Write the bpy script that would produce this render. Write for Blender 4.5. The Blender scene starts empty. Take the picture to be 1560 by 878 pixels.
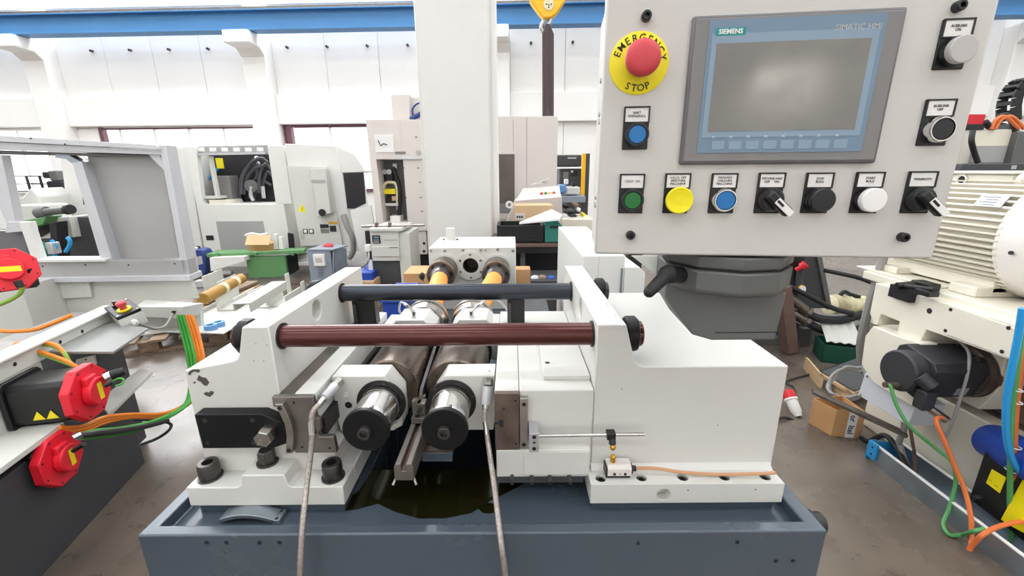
import bpy, bmesh, math, random
from mathutils import Vector, Matrix, Euler
random.seed(7)
SC = bpy.context.scene
COL = SC.collection
PI = math.pi

# ------------------------------------------------------------------ camera
CAM_Z = 1.5                       # the phone is held at about chest height
FPX, CX, CY = 650.0, 780.0, 439.0  # focal length and centre in a 1560 x 878 frame
PITCH, ROLL = math.radians(15.4), math.radians(-0.4)
CAM_R = Matrix.Rotation(PI / 2 - PITCH, 3, 'X') @ Matrix.Rotation(ROLL, 3, 'Z')
CAM_P = Vector((0, 0, CAM_Z))
cam_data = bpy.data.cameras.new('camera')
cam_data.sensor_fit = 'HORIZONTAL'; cam_data.sensor_width = 36.0
cam_data.lens = 36.0 * FPX / 1560.0
cam_data.clip_start = 0.02; cam_data.clip_end = 200
cam = bpy.data.objects.new('camera', cam_data); COL.objects.link(cam)
cam.matrix_world = Matrix.Translation(CAM_P) @ CAM_R.to_4x4()
SC.camera = cam

# ------------------------------------------------------------------ light
SC.view_settings.view_transform = 'Standard'
SC.view_settings.look = 'None'
SC.view_settings.gamma = 1.0
SC.view_settings.use_curve_mapping = False
SC.view_settings.exposure = 0.0
world = bpy.data.worlds.new('daylight'); SC.world = world
world.use_nodes = True
bg = world.node_tree.nodes['Background']
bg.inputs[0].default_value = (0.96, 0.985, 1.0, 1)
bg.inputs[1].default_value = 0.45
SKYLIGHT, CLERESTORY, WINDOW = 6.4, 20.0, 2.6     # daylight given off by the glazing

def area_light(name, loc, rot, sx, sy, power, col=(1, 0.985, 0.96)):
    d = bpy.data.lights.new(name, 'AREA'); d.shape = 'RECTANGLE'; d.size = sx; d.size_y = sy
    d.energy = power; d.color = col
    o = bpy.data.objects.new(name, d); COL.objects.link(o); o.location = loc; o.rotation_euler = rot
    return o

# ------------------------------------------------------------------ helpers
def ray(px, py):
    return CAM_R @ Vector(((px - CX) / FPX, -(py - CY) / FPX, -1))
def aty(px, py, Y):               # the point of the depth Y seen at a pixel
    r = ray(px, py); return CAM_P + r * (Y / r.y)
def atz(px, py, z):
    r = ray(px, py); return CAM_P + r * ((z - CAM_Z) / r.z)
def atx(px, py, X):
    r = ray(px, py); return CAM_P + r * (X / r.x)

def V(*a): return Vector(a)

class B:
    """collects shapes into one bmesh"""
    def __init__(s): s.bm = bmesh.new()
    def hull(s, pts):
        vs = [s.bm.verts.new(p) for p in pts]
        bmesh.ops.convex_hull(s.bm, input=vs)
        return s
    def box(s, x0, x1, y0, y1, z0, z1):
        return s.prism([(x0, y0), (x1, y0), (x1, y1), (x0, y1)], z0, z1, 'z')
    def cbox(s, c, size, rot=None):
        a, b, d = size[0] / 2, size[1] / 2, size[2] / 2
        m = rot.to_matrix() if isinstance(rot, Euler) else (rot or Matrix.Identity(3))
        co = [m @ V(i * a, j * b, k * d) + Vector(c) for k in (-1, 1) for i, j in ((-1, -1), (1, -1), (1, 1), (-1, 1))]
        v = [s.bm.verts.new(p) for p in co]
        for f in ((3, 2, 1, 0), (4, 5, 6, 7), (0, 1, 5, 4), (1, 2, 6, 5), (2, 3, 7, 6), (3, 0, 4, 7)):
            s.bm.faces.new([v[i] for i in f])
        return s
    def prism(s, pts, a0, a1, axis='y'):
        def mk(p, a):
            if axis == 'y': return (p[0], a, p[1])
            if axis == 'x': return (a, p[0], p[1])
            return (p[0], p[1], a)
        lo = [s.bm.verts.new(mk(p, a0)) for p in pts]; hi = [s.bm.verts.new(mk(p, a1)) for p in pts]
        n = len(pts); fs = [s.bm.faces.new(lo), s.bm.faces.new(hi[::-1])]
        for i in range(n):
            fs.append(s.bm.faces.new((lo[i], hi[i], hi[(i + 1) % n], lo[(i + 1) % n])))
        bmesh.ops.recalc_face_normals(s.bm, faces=fs)
        return s
    def slab(s, pts, n, t):
        """a plate: 3-D outline pts pushed by t along n"""
        n = Vector(n).normalized() * t
        lo = [s.bm.verts.new(p) for p in pts]; hi = [s.bm.verts.new(Vector(p) + n) for p in pts]
        k = len(pts); fs = [s.bm.faces.new(lo), s.bm.faces.new(hi[::-1])]
        for i in range(k):
            fs.append(s.bm.faces.new((lo[i], hi[i], hi[(i + 1) % k], lo[(i + 1) % k])))
        bmesh.ops.recalc_face_normals(s.bm, faces=fs)
        return s
    def lathe(s, p0, d, prof, n=28, closed=False):
        """turn (t, r) pairs about the axis from p0 along d"""
        p0 = Vector(p0); d = Vector(d).normalized()
        u = d.orthogonal().normalized(); w = d.cross(u)
        rings = []
        for t, r in prof:
            c = p0 + d * t
            if r <= 1e-6: rings.append([s.bm.verts.new(c)])
            else: rings.append([s.bm.verts.new(c + (u * math.cos(2 * PI * i / n) + w * math.sin(2 * PI * i / n)) * r) for i in range(n)])
        fs = []
        prs = list(zip(rings, rings[1:])) + ([(rings[-1], rings[0])] if closed else [])
        for a, b in prs:
            for i in range(n):
                j = (i + 1) % n
                q = ([a[i], a[j]] if len(a) > 1 else [a[0]]) + ([b[j], b[i]] if len(b) > 1 else [b[0]])
                if len(q) > 2: fs.append(s.bm.faces.new(q))
        if not closed:
            for r in (rings[0], rings[-1]):
                if len(r) > 1: fs.append(s.bm.faces.new(r))
        bmesh.ops.recalc_face_normals(s.bm, faces=fs)
        return s
    def cyl(s, p0, p1, r, r2=None, n=24):
        p0, p1 = Vector(p0), Vector(p1); L = (p1 - p0).length
        return s.lathe(p0, p1 - p0, [(0, r), (L, r if r2 is None else r2)], n)
    def ring(s, p0, d, r0, r1, t, n=32):
        return s.lathe(p0, d, [(0, r0), (0, r1), (t, r1), (t, r0)], n, closed=True)
    def tube(s, pts, r, n=8, sub=5):
        pts = [Vector(p) for p in pts]
        if len(pts) > 2 and sub > 1:
            q = []
            for i in range(len(pts) - 1):
                a = pts[max(i - 1, 0)]; b = pts[i]; c = pts[i + 1]; d = pts[min(i + 2, len(pts) - 1)]
                for k in range(sub):
                    t = k / sub
                    q.append(0.5 * ((2 * b) + (c - a) * t + (2 * a - 5 * b + 4 * c - d) * t * t + (3 * b - a - 3 * c + d) * t ** 3))
            q.append(pts[-1]); pts = q
        u = None; rings = []
        for i, p in enumerate(pts):
            t = (pts[min(i + 1, len(pts) - 1)] - pts[max(i - 1, 0)])
            if t.length < 1e-9: t = Vector((0, 0, 1))
            t.normalize()
            if u is None: u = t.orthogonal().normalized()
            u = (u - t * u.dot(t))
            u = u.normalized() if u.length > 1e-6 else t.orthogonal().normalized()
            w = t.cross(u)
            rr = r[min(int(i * len(r) / len(pts)), len(r) - 1)] if isinstance(r, (list, tuple)) else r
            rings.append([s.bm.verts.new(p + (u * math.cos(2 * PI * k / n) + w * math.sin(2 * PI * k / n)) * rr) for k in range(n)])
        fs = [s.bm.faces.new(rings[0][::-1]), s.bm.faces.new(rings[-1])]
        for a, b in zip(rings, rings[1:]):
            for k in range(n): fs.append(s.bm.faces.new((a[k], a[(k + 1) % n], b[(k + 1) % n], b[k])))
        bmesh.ops.recalc_face_normals(s.bm, faces=fs)
        return s
    def ball(s, c, r, sc=(1, 1, 1), n=16):
        m = Matrix.Translation(c) @ Matrix.Diagonal((sc[0], sc[1], sc[2], 1))
        bmesh.ops.create_uvsphere(s.bm, u_segments=n, v_segments=max(6, n // 2), radius=r, matrix=m)
        return s
    def quad(s, pts):
        s.bm.faces.new([s.bm.verts.new(p) for p in pts]); return s
    def build(s, name, mat, parent=None, bevel=0, sharp=35, seg=2):
        me = bpy.data.meshes.new(name); s.bm.to_mesh(me); s.bm.free()
        for p in me.polygons: p.use_smooth = True
        try: me.set_sharp_from_angle(angle=math.radians(sharp))
        except Exception: pass
        me.materials.append(MAT(mat))
        o = bpy.data.objects.new(name, me); COL.objects.link(o)
        if parent is not None: o.parent = parent
        if bevel:
            md = o.modifiers.new('edge', 'BEVEL'); md.width = bevel; md.segments = seg
            md.limit_method = 'ANGLE'; md.angle_limit = math.radians(40); md.harden_normals = False
        return o

def cut(o, cutters):
    """carve the cutter shapes (B objects) out of the mesh of o"""
    tmp = []
    for c in cutters:
        me = bpy.data.meshes.new('cutter'); c.bm.to_mesh(me); c.bm.free()
        t = bpy.data.objects.new('cutter', me); COL.objects.link(t); tmp.append(t)
        md = o.modifiers.new('cut', 'BOOLEAN'); md.operation = 'DIFFERENCE'; md.object = t; md.solver = 'EXACT'
    keep = [m for m in o.modifiers if m.type == 'BEVEL']
    par = [(m.width, m.segments) for m in keep]
    for m in keep: o.modifiers.remove(m)
    bpy.context.view_layer.update()
    dg = bpy.context.evaluated_depsgraph_get()
    me2 = bpy.data.meshes.new_from_object(o.evaluated_get(dg))
    o.modifiers.clear(); old = o.data; o.data = me2; me2.name = old.name
    for p in me2.polygons: p.use_smooth = True
    me2.set_sharp_from_angle(angle=math.radians(35))
    for w, sg in par:
        md = o.modifiers.new('edge', 'BEVEL'); md.width = w; md.segments = sg
        md.limit_method = 'ANGLE'; md.angle_limit = math.radians(40)
    for t in tmp:
        m = t.data; bpy.data.objects.remove(t); bpy.data.meshes.remove(m)
    return o

def thing(name, label, cat, loc=(0, 0, 0), rot=(0, 0, 0), group=None):
    o = bpy.data.objects.new(name, None); COL.objects.link(o)
    o.empty_display_size = 0.1
    o.location = loc; o.rotation_euler = rot
    o['label'] = label; o['category'] = cat
    if group: o['group'] = group
    return o
def tag(o, label, cat, group=None, kind=None):
    o['label'] = label; o['category'] = cat
    if group: o['group'] = group
    if kind: o['kind'] = kind
    return o
def struct(o, label=None):
    o['kind'] = 'structure'
    if label: o['label'] = label
    return o

def text(name, body, size, loc, rot, mat, parent=None, align='CENTER', depth=0.0003, bold=0.0, sx=1.0):
    c = bpy.data.curves.new(name, 'FONT'); c.body = body; c.size = size; c.align_x = align; c.align_y = 'CENTER'
    c.extrude = depth; c.resolution_u = 2; c.offset = bold; c.space_line = 0.95
    t = bpy.data.objects.new(name, c); COL.objects.link(t)
    bpy.context.view_layer.update()
    me = bpy.data.meshes.new_from_object(t.evaluated_get(bpy.context.evaluated_depsgraph_get()))
    bpy.data.objects.remove(t); bpy.data.curves.remove(c)
    me.name = name; me.materials.clear(); me.materials.append(MAT(mat))
    o = bpy.data.objects.new(name, me); COL.objects.link(o)
    o.location = loc; o.rotation_euler = rot; o.scale = (sx, 1, 1)
    if parent is not None: o.parent = parent
    return o

# ------------------------------------------------------------------ materials
_M = {}
def MAT(k):
    return k if isinstance(k, bpy.types.Material) else _M[k]
def srgb(r, g, b):
    f = lambda c: (c / 255 / 12.92) if c / 255 <= 0.04045 else ((c / 255 + 0.055) / 1.055) ** 2.4
    return (f(r), f(g), f(b))
def mat(name, rgb, rough=0.5, metal=0.0, var=0.0, scale=6.0, bump=0.0, bscale=60.0, rvar=0.0, spec=0.5, stretch=None, coat=0.0, alpha=1.0, trans=0.0, detail=4.0):
    m = bpy.data.materials.new(name); m.use_nodes = True; nt = m.node_tree; N = nt.nodes; L = nt.links
    p = N['Principled BSDF']; c = srgb(*rgb)
    p.inputs['Base Color'].default_value = (*c, 1); p.inputs['Roughness'].default_value = rough
    p.inputs['Metallic'].default_value = metal; p.inputs['Specular IOR Level'].default_value = spec
    p.inputs['Coat Weight'].default_value = coat; p.inputs['Coat Roughness'].default_value = 0.08
    p.inputs['Alpha'].default_value = alpha; p.inputs['Transmission Weight'].default_value = trans
    if var or bump or rvar:
        tc = N.new('ShaderNodeTexCoord'); src = tc.outputs['Object']
        if stretch:
            mp = N.new('ShaderNodeMapping'); mp.inputs['Scale'].default_value = stretch; L.new(src, mp.inputs[0]); src = mp.outputs[0]
        nz = N.new('ShaderNodeTexNoise'); nz.inputs['Scale'].default_value = scale; nz.inputs['Detail'].default_value = detail
        nz.inputs['Roughness'].default_value = 0.6
        L.new(src, nz.inputs['Vector'])
        if var:
            mr = N.new('ShaderNodeMapRange'); mr.inputs[1].default_value = 0.3; mr.inputs[2].default_value = 0.7
            mr.inputs[3].default_value = 1 - var; mr.inputs[4].default_value = 1 + var * 0.6
            L.new(nz.outputs['Fac'], mr.inputs[0])
            mx = N.new('ShaderNodeMix'); mx.data_type = 'RGBA'; mx.blend_type = 'MULTIPLY'; mx.inputs['Factor'].default_value = 1
            mx.inputs[6].default_value = (*c, 1); L.new(mr.outputs[0], mx.inputs[7]); L.new(mx.outputs[2], p.inputs['Base Color'])
        if rvar:
            m2 = N.new('ShaderNodeMapRange'); m2.inputs[1].default_value = 0.3; m2.inputs[2].default_value = 0.7
            m2.inputs[3].default_value = max(0.02, rough - rvar); m2.inputs[4].default_value = min(1, rough + rvar)
            L.new(nz.outputs['Fac'], m2.inputs[0]); L.new(m2.outputs[0], p.inputs['Roughness'])
        if bump:
            n2 = N.new('ShaderNodeTexNoise'); n2.inputs['Scale'].default_value = bscale; n2.inputs['Detail'].default_value = 3
            L.new(src, n2.inputs['Vector'])
            b = N.new('ShaderNodeBump'); b.inputs['Strength'].default_value = bump; b.inputs['Distance'].default_value = 0.003
            L.new(n2.outputs['Fac'], b.inputs['Height']); L.new(b.outputs[0], p.inputs['Normal'])
    _M[name] = m; return m
def emit(name, rgb, s):
    m = bpy.data.materials.new(name); m.use_nodes = True; nt = m.node_tree; nt.nodes.clear()
    e = nt.nodes.new('ShaderNodeEmission'); e.inputs[0].default_value = (*srgb(*rgb), 1); e.inputs[1].default_value = s
    o = nt.nodes.new('ShaderNodeOutputMaterial'); nt.links.new(e.outputs[0], o.inputs[0]); _M[name] = m; return m

mat('paint_white', (208, 207, 202), 0.38, var=0.03, scale=3, bump=0.03, bscale=180)
mat('paint_white_soft', (224, 223, 219), 0.45, var=0.03, scale=2, bump=0.02, bscale=120)
mat('paint_panel', (205, 202, 197), 0.5, var=0.025, scale=5, bump=0.05, bscale=700)
mat('paint_beige', (226, 220, 205), 0.42, var=0.05, scale=4, bump=0.04, bscale=120)
mat('paint_greywhite', (208, 208, 201), 0.45, var=0.05, scale=3, bump=0.02)
mat('cabinet_beige', (216, 208, 203), 0.5, var=0.03, scale=2)
mat('wall_paint', (244, 242, 239), 0.75, var=0.025, scale=0.8, bump=0.1, bscale=30)
mat('slate', (73, 84, 95), 0.26, var=0.04, scale=5, bump=0.03, bscale=90, rvar=0.03, coat=0.25)
mat('dark_grey', (66, 67, 70), 0.5, var=0.1, scale=5)
mat('joint_grey', (98, 99, 97), 0.5, var=0.05, scale=5, bump=0.04, bscale=300)
mat('black', (24, 24, 26), 0.42, var=0.15, scale=10)
mat('black_gloss', (20, 20, 22), 0.2)
mat('black_oxide', (17, 17, 19), 0.45, var=0.15, scale=30, spec=0.3)
mat('steel_face', (132, 126, 120), 0.45, metal=0.7, var=0.22, scale=14, rvar=0.12, bump=0.06, bscale=70)
mat('cowl_white', (240, 235, 229), 0.4)
mat('table_shaded_grey', (138, 139, 136), 0.5, var=0.05)  # grey-white table paint, darkened to carry the shade on the plate
mat('rubber', (30, 30, 32), 0.6)
mat('bolt', (82, 79, 77), 0.34, metal=0.75, var=0.25, scale=40, rvar=0.1)
mat('steel', (178, 174, 168), 0.3, metal=1, var=0.18, scale=14, rvar=0.1)
mat('steel_worn', (120, 113, 106), 0.42, metal=0.85, var=0.35, scale=18, bump=0.1, bscale=80, rvar=0.15)
mat('steel_brown', (112, 98, 90), 0.45, metal=0.6, var=0.35, scale=22, bump=0.12, bscale=90, rvar=0.12)
mat('chrome', (212, 210, 207), 0.19, metal=1, var=0.08, scale=25, rvar=0.05, stretch=(1, 0.05, 1))
mat('die_steel', (124, 111, 101), 0.3, metal=0.92, var=0.35, scale=9, rvar=0.1, stretch=(2.2, 0.5, 2.2))  # streaks along the axis stand in for highlights on the dies
mat('rod_red', (84, 40, 37), 0.22, metal=0.35, var=0.03, scale=3, rvar=0.03, stretch=(0.3, 3, 3))
mat('rod_black', (54, 58, 66), 0.24, metal=0.5, var=0.03, scale=3, rvar=0.03, stretch=(0.3, 3, 3))
mat('aluminium', (196, 197, 200), 0.42, metal=0.65, var=0.08, scale=6, rvar=0.08)
mat('alu_frame', (205, 206, 210), 0.45, metal=0.2, var=0.06, scale=4)
mat('grey_panel', (170, 169, 168), 0.42, metal=0.15, var=0.05, scale=2)
mat('blue_beam', (66, 126, 178), 0.5, var=0.06, scale=1.2)
mat('mullion', (112, 74, 84), 0.5, var=0.1, scale=5)
mat('yellow', (244, 226, 16), 0.45)
mat('yellow_hook', (246, 184, 22), 0.4, var=0.08)
mat('red', (206, 30, 42), 0.4, var=0.05)
mat('red_soft', (206, 66, 76), 0.5)
mat('red_motor', (232, 32, 52), 0.45, var=0.06, scale=12)
mat('blue_button', (20, 110, 178), 0.3)
mat('green_button', (18, 108, 42), 0.3)
mat('white_plastic', (236, 234, 232), 0.4)
mat('grey_plastic', (188, 184, 182), 0.45)
mat('paper', (232, 229, 227), 0.7, var=0.03)
mat('ink', (34, 32, 34), 0.7)
mat('hmi_grey', (128, 125, 125), 0.5, var=0.05, scale=20)
mat('hmi_frame', (108, 107, 110), 0.5)
mat('hmi_blue', (112, 136, 158), 0.35, var=0.05, scale=15)
mat('hmi_blue_light', (132, 153, 172), 0.35)
mat('screen', (120, 117, 112), 0.13, var=0.10, scale=9, rvar=0.1, spec=0.7)
mat('teal', (24, 140, 140), 0.45)
mat('orange_shaft', (242, 160, 66), 0.5)
mat('orange_cable', (238, 134, 40), 0.45)
mat('orange_dusty', (224, 118, 62), 0.5)
mat('green_dusty', (84, 158, 92), 0.5)
mat('green_cable', (62, 158, 56), 0.45)
mat('yellowgreen_cable', (138, 178, 66), 0.45)
mat('blue_cable', (40, 150, 214), 0.4)
mat('grey_cable', (150, 148, 146), 0.5)
mat('brown_cable', (196, 144, 104), 0.5)
mat('dark_cable', (40, 40, 42), 0.5)
mat('braid', (178, 168, 160), 0.38, metal=0.6, var=0.35, scale=160, bump=0.4, bscale=420)
mat('brass', (206, 160, 70), 0.3, metal=0.9)
mat('cardboard', (198, 152, 104), 0.8, var=0.08, scale=6)
mat('cardboard_pale', (214, 180, 140), 0.8, var=0.06, scale=6)
mat('cardboard_tube', (160, 120, 46), 0.6, var=0.08, scale=8)
mat('wood', (196, 166, 128), 0.75, var=0.2, scale=5, stretch=(1, 12, 8))
mat('wood_old', (132, 110, 90), 0.85, var=0.3, scale=5, stretch=(8, 2, 8))
mat('rust', (106, 82, 74), 0.7, var=0.25, scale=12)
mat('green_bench', (94, 144, 90), 0.5, var=0.08, scale=5)
mat('green_crate', (40, 118, 106), 0.5, var=0.06)
mat('dark_green', (22, 78, 62), 0.5)
mat('blue_plastic', (30, 70, 170), 0.42, var=0.08)
mat('navy_plastic', (38, 60, 124), 0.45)
mat('light_blue', (100, 152, 206), 0.45)
mat('transformer', (142, 152, 165), 0.5, var=0.05)
mat('dark_inside', (30, 27, 33), 0.6, var=0.25, scale=6)  # near-black; shade inside openings put into the colour, also plain dark parts
mat('brown_window', (98, 88, 84), 0.35, var=0.25, scale=6)
mat('box_grey', (206, 210, 218), 0.45)
mat('zinc', (150, 160, 168), 0.35, metal=0.75, var=0.15, scale=9)
mat('sling', (84, 70, 72), 0.85, var=0.25, scale=30, stretch=(12, 12, 0.4), bump=0.3, bscale=120)
mat('cream_hose', (222, 214, 180), 0.7, var=0.12, scale=20)
mat('oil', (30, 29, 8), 0.08, coat=0.3, var=0.5, scale=5, alpha=0.74)
mat('glass', (200, 205, 208), 0.08, alpha=0.35)
mat('chip', (84, 78, 76), 0.6, var=0.1)
mat('bright_part', (240, 240, 240), 0.5)
emit('daylight_glass', (250, 252, 255), WINDOW)
emit('clerestory_glass', (250, 252, 255), CLERESTORY)
emit('front_glass', (255, 250, 240), 7.0)
emit('skylight_glass', (248, 252, 255), SKYLIGHT)

# concrete floor: brownish grey, polished, with wide darker patches and small stains
def floor_mat():
    m = bpy.data.materials.new('concrete_floor'); m.use_nodes = True; nt = m.node_tree; N = nt.nodes; L = nt.links
    p = N['Principled BSDF']; tc = N.new('ShaderNodeTexCoord')
    n1 = N.new('ShaderNodeTexNoise'); n1.inputs['Scale'].default_value = 1.1; n1.inputs['Detail'].default_value = 6; n1.inputs['Roughness'].default_value = 0.62
    n2 = N.new('ShaderNodeTexNoise'); n2.inputs['Scale'].default_value = 5.5; n2.inputs['Detail'].default_value = 8
    n3 = N.new('ShaderNodeTexNoise'); n3.inputs['Scale'].default_value = 9; n3.inputs['Detail'].default_value = 2; n3.inputs['Distortion'].default_value = 1.2
    for n in (n1, n2, n3): L.new(tc.outputs['Object'], n.inputs['Vector'])
    r1 = N.new('ShaderNodeValToRGB'); e = r1.color_ramp.elements
    e[0].position = 0.3; e[0].color = (*srgb(74, 65, 57), 1); e[1].position = 0.68; e[1].color = (*srgb(120, 108, 96), 1)
    L.new(n1.outputs['Fac'], r1.inputs[0])
    r2 = N.new('ShaderNodeMapRange'); r2.inputs[1].default_value = 0.3; r2.inputs[2].default_value = 0.75; r2.inputs[3].default_value = 0.86; r2.inputs[4].default_value = 1.12
    L.new(n2.outputs['Fac'], r2.inputs[0])
    mx = N.new('ShaderNodeMix'); mx.data_type = 'RGBA'; mx.blend_type = 'MULTIPLY'; mx.inputs['Factor'].default_value = 1
    L.new(r1.outputs[0], mx.inputs[6]); L.new(r2.outputs[0], mx.inputs[7])
    r3 = N.new('ShaderNodeMapRange'); r3.inputs[1].default_value = 0.66; r3.inputs[2].default_value = 0.80; r3.inputs[3].default_value = 0; r3.inputs[4].default_value = 0.6
    L.new(n3.outputs['Fac'], r3.inputs[0])
    m3 = N.new('ShaderNodeMix'); m3.data_type = 'RGBA'; m3.inputs[7].default_value = (*srgb(50, 44, 40), 1)
    L.new(r3.outputs[0], m3.inputs['Factor']); L.new(mx.outputs[2], m3.inputs[6]); L.new(m3.outputs[2], p.inputs['Base Color'])
    rr = N.new('ShaderNodeMapRange'); rr.inputs[3].default_value = 0.18; rr.inputs[4].default_value = 0.40; L.new(n2.outputs['Fac'], rr.inputs[0]); L.new(rr.outputs[0], p.inputs['Roughness'])
    b = N.new('ShaderNodeBump'); b.inputs['Strength'].default_value = 0.12; b.inputs['Distance'].default_value = 0.004; L.new(n2.outputs['Fac'], b.inputs['Height']); L.new(b.outputs[0], p.inputs['Normal'])
    _M['floor'] = m
floor_mat()

# ------------------------------------------------------------------ the hall
struct(B().box(-22, 22, -8, 13.2, -0.3, 0).build('floor', 'floor'), 'brownish grey polished concrete floor')
WY = 11.5
wall = struct(B().box(-22, 22, WY + 0.12, WY + 0.35, 4.4, 8.2).box(-22, 22, WY + 0.12, WY + 0.35, 0, 1.0).build('wall_back', 'wall_paint'), 'white back wall of the hall')
PIL = [-17.7, -11.75, -6.2, -0.30, 5.65, 11.75, 17.7]
pw = 0.58
k = 0
for i in range(len(PIL) - 1):
    a, b = PIL[i] + pw / 2, PIL[i + 1] - pw / 2
    # spandrel beam over the windows
    B().box(a, b, WY - 0.12, WY + 0.35, 2.68, 3.36).build('spandrel', 'wall_paint', wall, bevel=0.012)
    # upright precast panels with open joints
    n = 4; w = (b - a) / n
    for j in range(n):
        B().box(a + j * w + 0.004, a + (j + 1) * w - 0.004, WY + 0.03, WY + 0.35, 3.36, 5.4).build('panel', 'wall_paint', wall, bevel=0.008)
    # band of windows; the bays on the right are closed with panels
    if i > 2:
        for j in range(n):
            B().box(a + j * w + 0.004, a + (j + 1) * w - 0.004, WY + 0.03, WY + 0.35, 0.0, 2.68).build('panel', 'wall_paint', wall, bevel=0.008)
        continue
    k += 1
    wdw = bpy.data.objects.new('window_%d' % k, None); COL.objects.link(wdw); struct(wdw, 'bright strip window under the concrete beam')
    fb = B()
    fb.box(a, b, WY + 0.05, WY + 0.13, 2.62, 2.69).box(a, b, WY + 0.05, WY + 0.13, 0.98, 1.06)
    fb.box(a, a + 0.55 if i == 1 else a + 0.16, WY + 0.05, WY + 0.13, 1.0, 2.68).box(b - 0.10, b, WY + 0.05, WY + 0.13, 1.0, 2.68)
    fb.build('window_frame', 'mullion' if i == 2 else 'wall_paint', wdw, bevel=0.006)
    B().box(a + 0.10, a + 0.22, WY + 0.0, WY + 0.14, 1.0, 2.66).build('mullion', 'mullion' if i == 2 else 'wall_paint', wdw, bevel=0.006) if i != 1 else \
        B().box(a + 0.62, a + 0.72, WY + 0.0, WY + 0.14, 1.0, 2.66).build('mullion', 'mullion', wdw, bevel=0.006)
    B().box(a + (0.72 if i == 1 else 0.3), b - 0.1, WY + 0.02, WY + 0.06, 2.60, 2.64).build('top_rail', 'mullion' if i in (1, 2) else 'wall_paint', wdw)
    npn = 5; pwid = (b - a - 0.3) / npn
    for j in range(npn):
        x = a + 0.22 + j * pwid
        B().box(x + 0.01, x + pwid - 0.01, WY + 0.14, WY + 0.16, 1.0, 2.68).build('pane', 'daylight_glass', wdw)
        if j: B().box(x - 0.03, x + 0.03, WY + 0.05, WY + 0.14, 1.0, 2.68).build('glazing_bar', 'wall_paint', wdw, bevel=0.008)
    # clerestory glazing above the crane beam
    k += 1
    w2 = bpy.data.objects.new('window_%d' % k, None); COL.objects.link(w2); struct(w2, 'high clerestory window above the crane beam')
    for j in range(4):
        x = a + j * (b - a) / 4
        B().box(x + 0.04, x + (b - a) / 4 - 0.04, WY - 0.02, WY + 0.0, 5.48, 7.6).build('pane', 'clerestory_glass', w2)
    B().box(a, b, WY - 0.03, WY + 0.12, 5.40, 5.47).box(a, b, WY - 0.03, WY + 0.12, 7.61, 7.72).build('window_frame', 'wall_paint', w2)
for i, x in enumerate(PIL):
    t = B().box(x - pw / 2, x + pw / 2, WY - 0.32, WY + 0.4, 0, 4.62).build('trim_%d' % (i + 1), 'wall_paint', bevel=0.02)
    struct(t, 'white concrete pilaster on the back wall')
    B().prism([(WY - 0.90, 4.36), (WY - 0.50, 4.34), (WY - 0.32, 4.18), (WY - 0.32, 4.62), (WY - 0.90, 4.62)], x - pw / 2 - 0.01, x + pw / 2 + 0.01, 'x').build('corbel', 'wall_paint', t, bevel=0.02)
# blue crane runway beam on the corbels
t = thing('crane_runway_beam', 'long blue painted steel crane beam resting on wall corbels', 'beam')
BY = WY - 0.66
B().box(-20, 20, BY - 0.03, BY + 0.03, 4.66, 5.02).build('web', 'blue_beam', t)
B().box(-20, 20, BY - 0.15, BY + 0.15, 4.62, 4.66).build('lower_flange', 'blue_beam', t, bevel=0.005)
B().box(-20, 20, BY - 0.15, BY + 0.15, 5.02, 5.05).build('upper_flange', 'blue_beam', t, bevel=0.005)
B().box(-20, 20, BY - 0.04, BY + 0.04, 5.05, 5.13).build('rail', 'steel_worn', t)
for i in range(38):
    x = -18.5 + i
    B().cyl((x, WY + 0.03, 4.46), (x, WY - 0.04, 4.46), 0.03, n=8).build('bolt', 'bolt', wall)
# white round pipe along the wall above the beam (upper left)
t = thing('wall_pipe', 'white horizontal pipe running above the blue beam', 'pipe')
B().tube([(-12.3, BY + 0.1, 5.15), (-11.7, BY + 0.1, 5.55), (-10.9, BY + 0.1, 5.72), (-4.0, BY + 0.1, 5.74)], 0.085, n=14).build('run', 'wall_paint', t)
# the back wall stands a little askew: its left end is farther away
bpy.context.view_layer.update()
WROT = Matrix.Translation((0, WY, 0)) @ Matrix.Rotation(math.radians(-2.2), 4, 'Z') @ Matrix.Translation((0, -WY, 0))
for o in [x for x in SC.objects if x.parent is None and (x.name in ('wall_back', 'crane_runway_beam', 'wall_pipe') or x.name.startswith(('window_', 'trim_')))]:
    o.matrix_world = WROT @ o.matrix_world
# roof with skylight strips
roof = struct(B().box(-22, 22, -8, 13.2, 8.2, 8.35).build('ceiling', 'wall_paint'), 'white roof of the hall')
for j, y in enumerate((-5.5, -1.0, 3.5, 8.0)):
    for i in range(6):
        B().box(-19 + i * 6.6, -19 + i * 6.6 + 5.4, y, y + 1.5, 8.14, 8.2).build('skylight', 'skylight_glass', roof)
# wall behind the photographer with small windows
wfr = struct(B().box(-22, 22, -8.3, -8.0, 0, 8.2).build('wall_front', 'wall_paint'), 'white wall behind the photographer')
for i in range(7):
    x = -15.3 + i * 4.6
    k += 1
    wz = bpy.data.objects.new('window_%d' % k, None); COL.objects.link(wz); struct(wz, 'small daylight window in the wall behind the photographer')
    B().box(x - 0.55, x + 0.55, -8.0, -7.985, 2.55, 3.25).build('pane', 'front_glass', wz)
    B().box(x - 0.62, x + 0.62, -8.0, -7.95, 3.25, 3.32).box(x - 0.62, x + 0.62, -8.0, -7.95, 2.48, 2.55).box(x - 0.62, x - 0.55, -8.0, -7.95, 2.48, 3.32).box(x + 0.55, x + 0.62, -8.0, -7.95, 2.48, 3.32).build('window_frame', 'wall_paint', wz)
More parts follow.
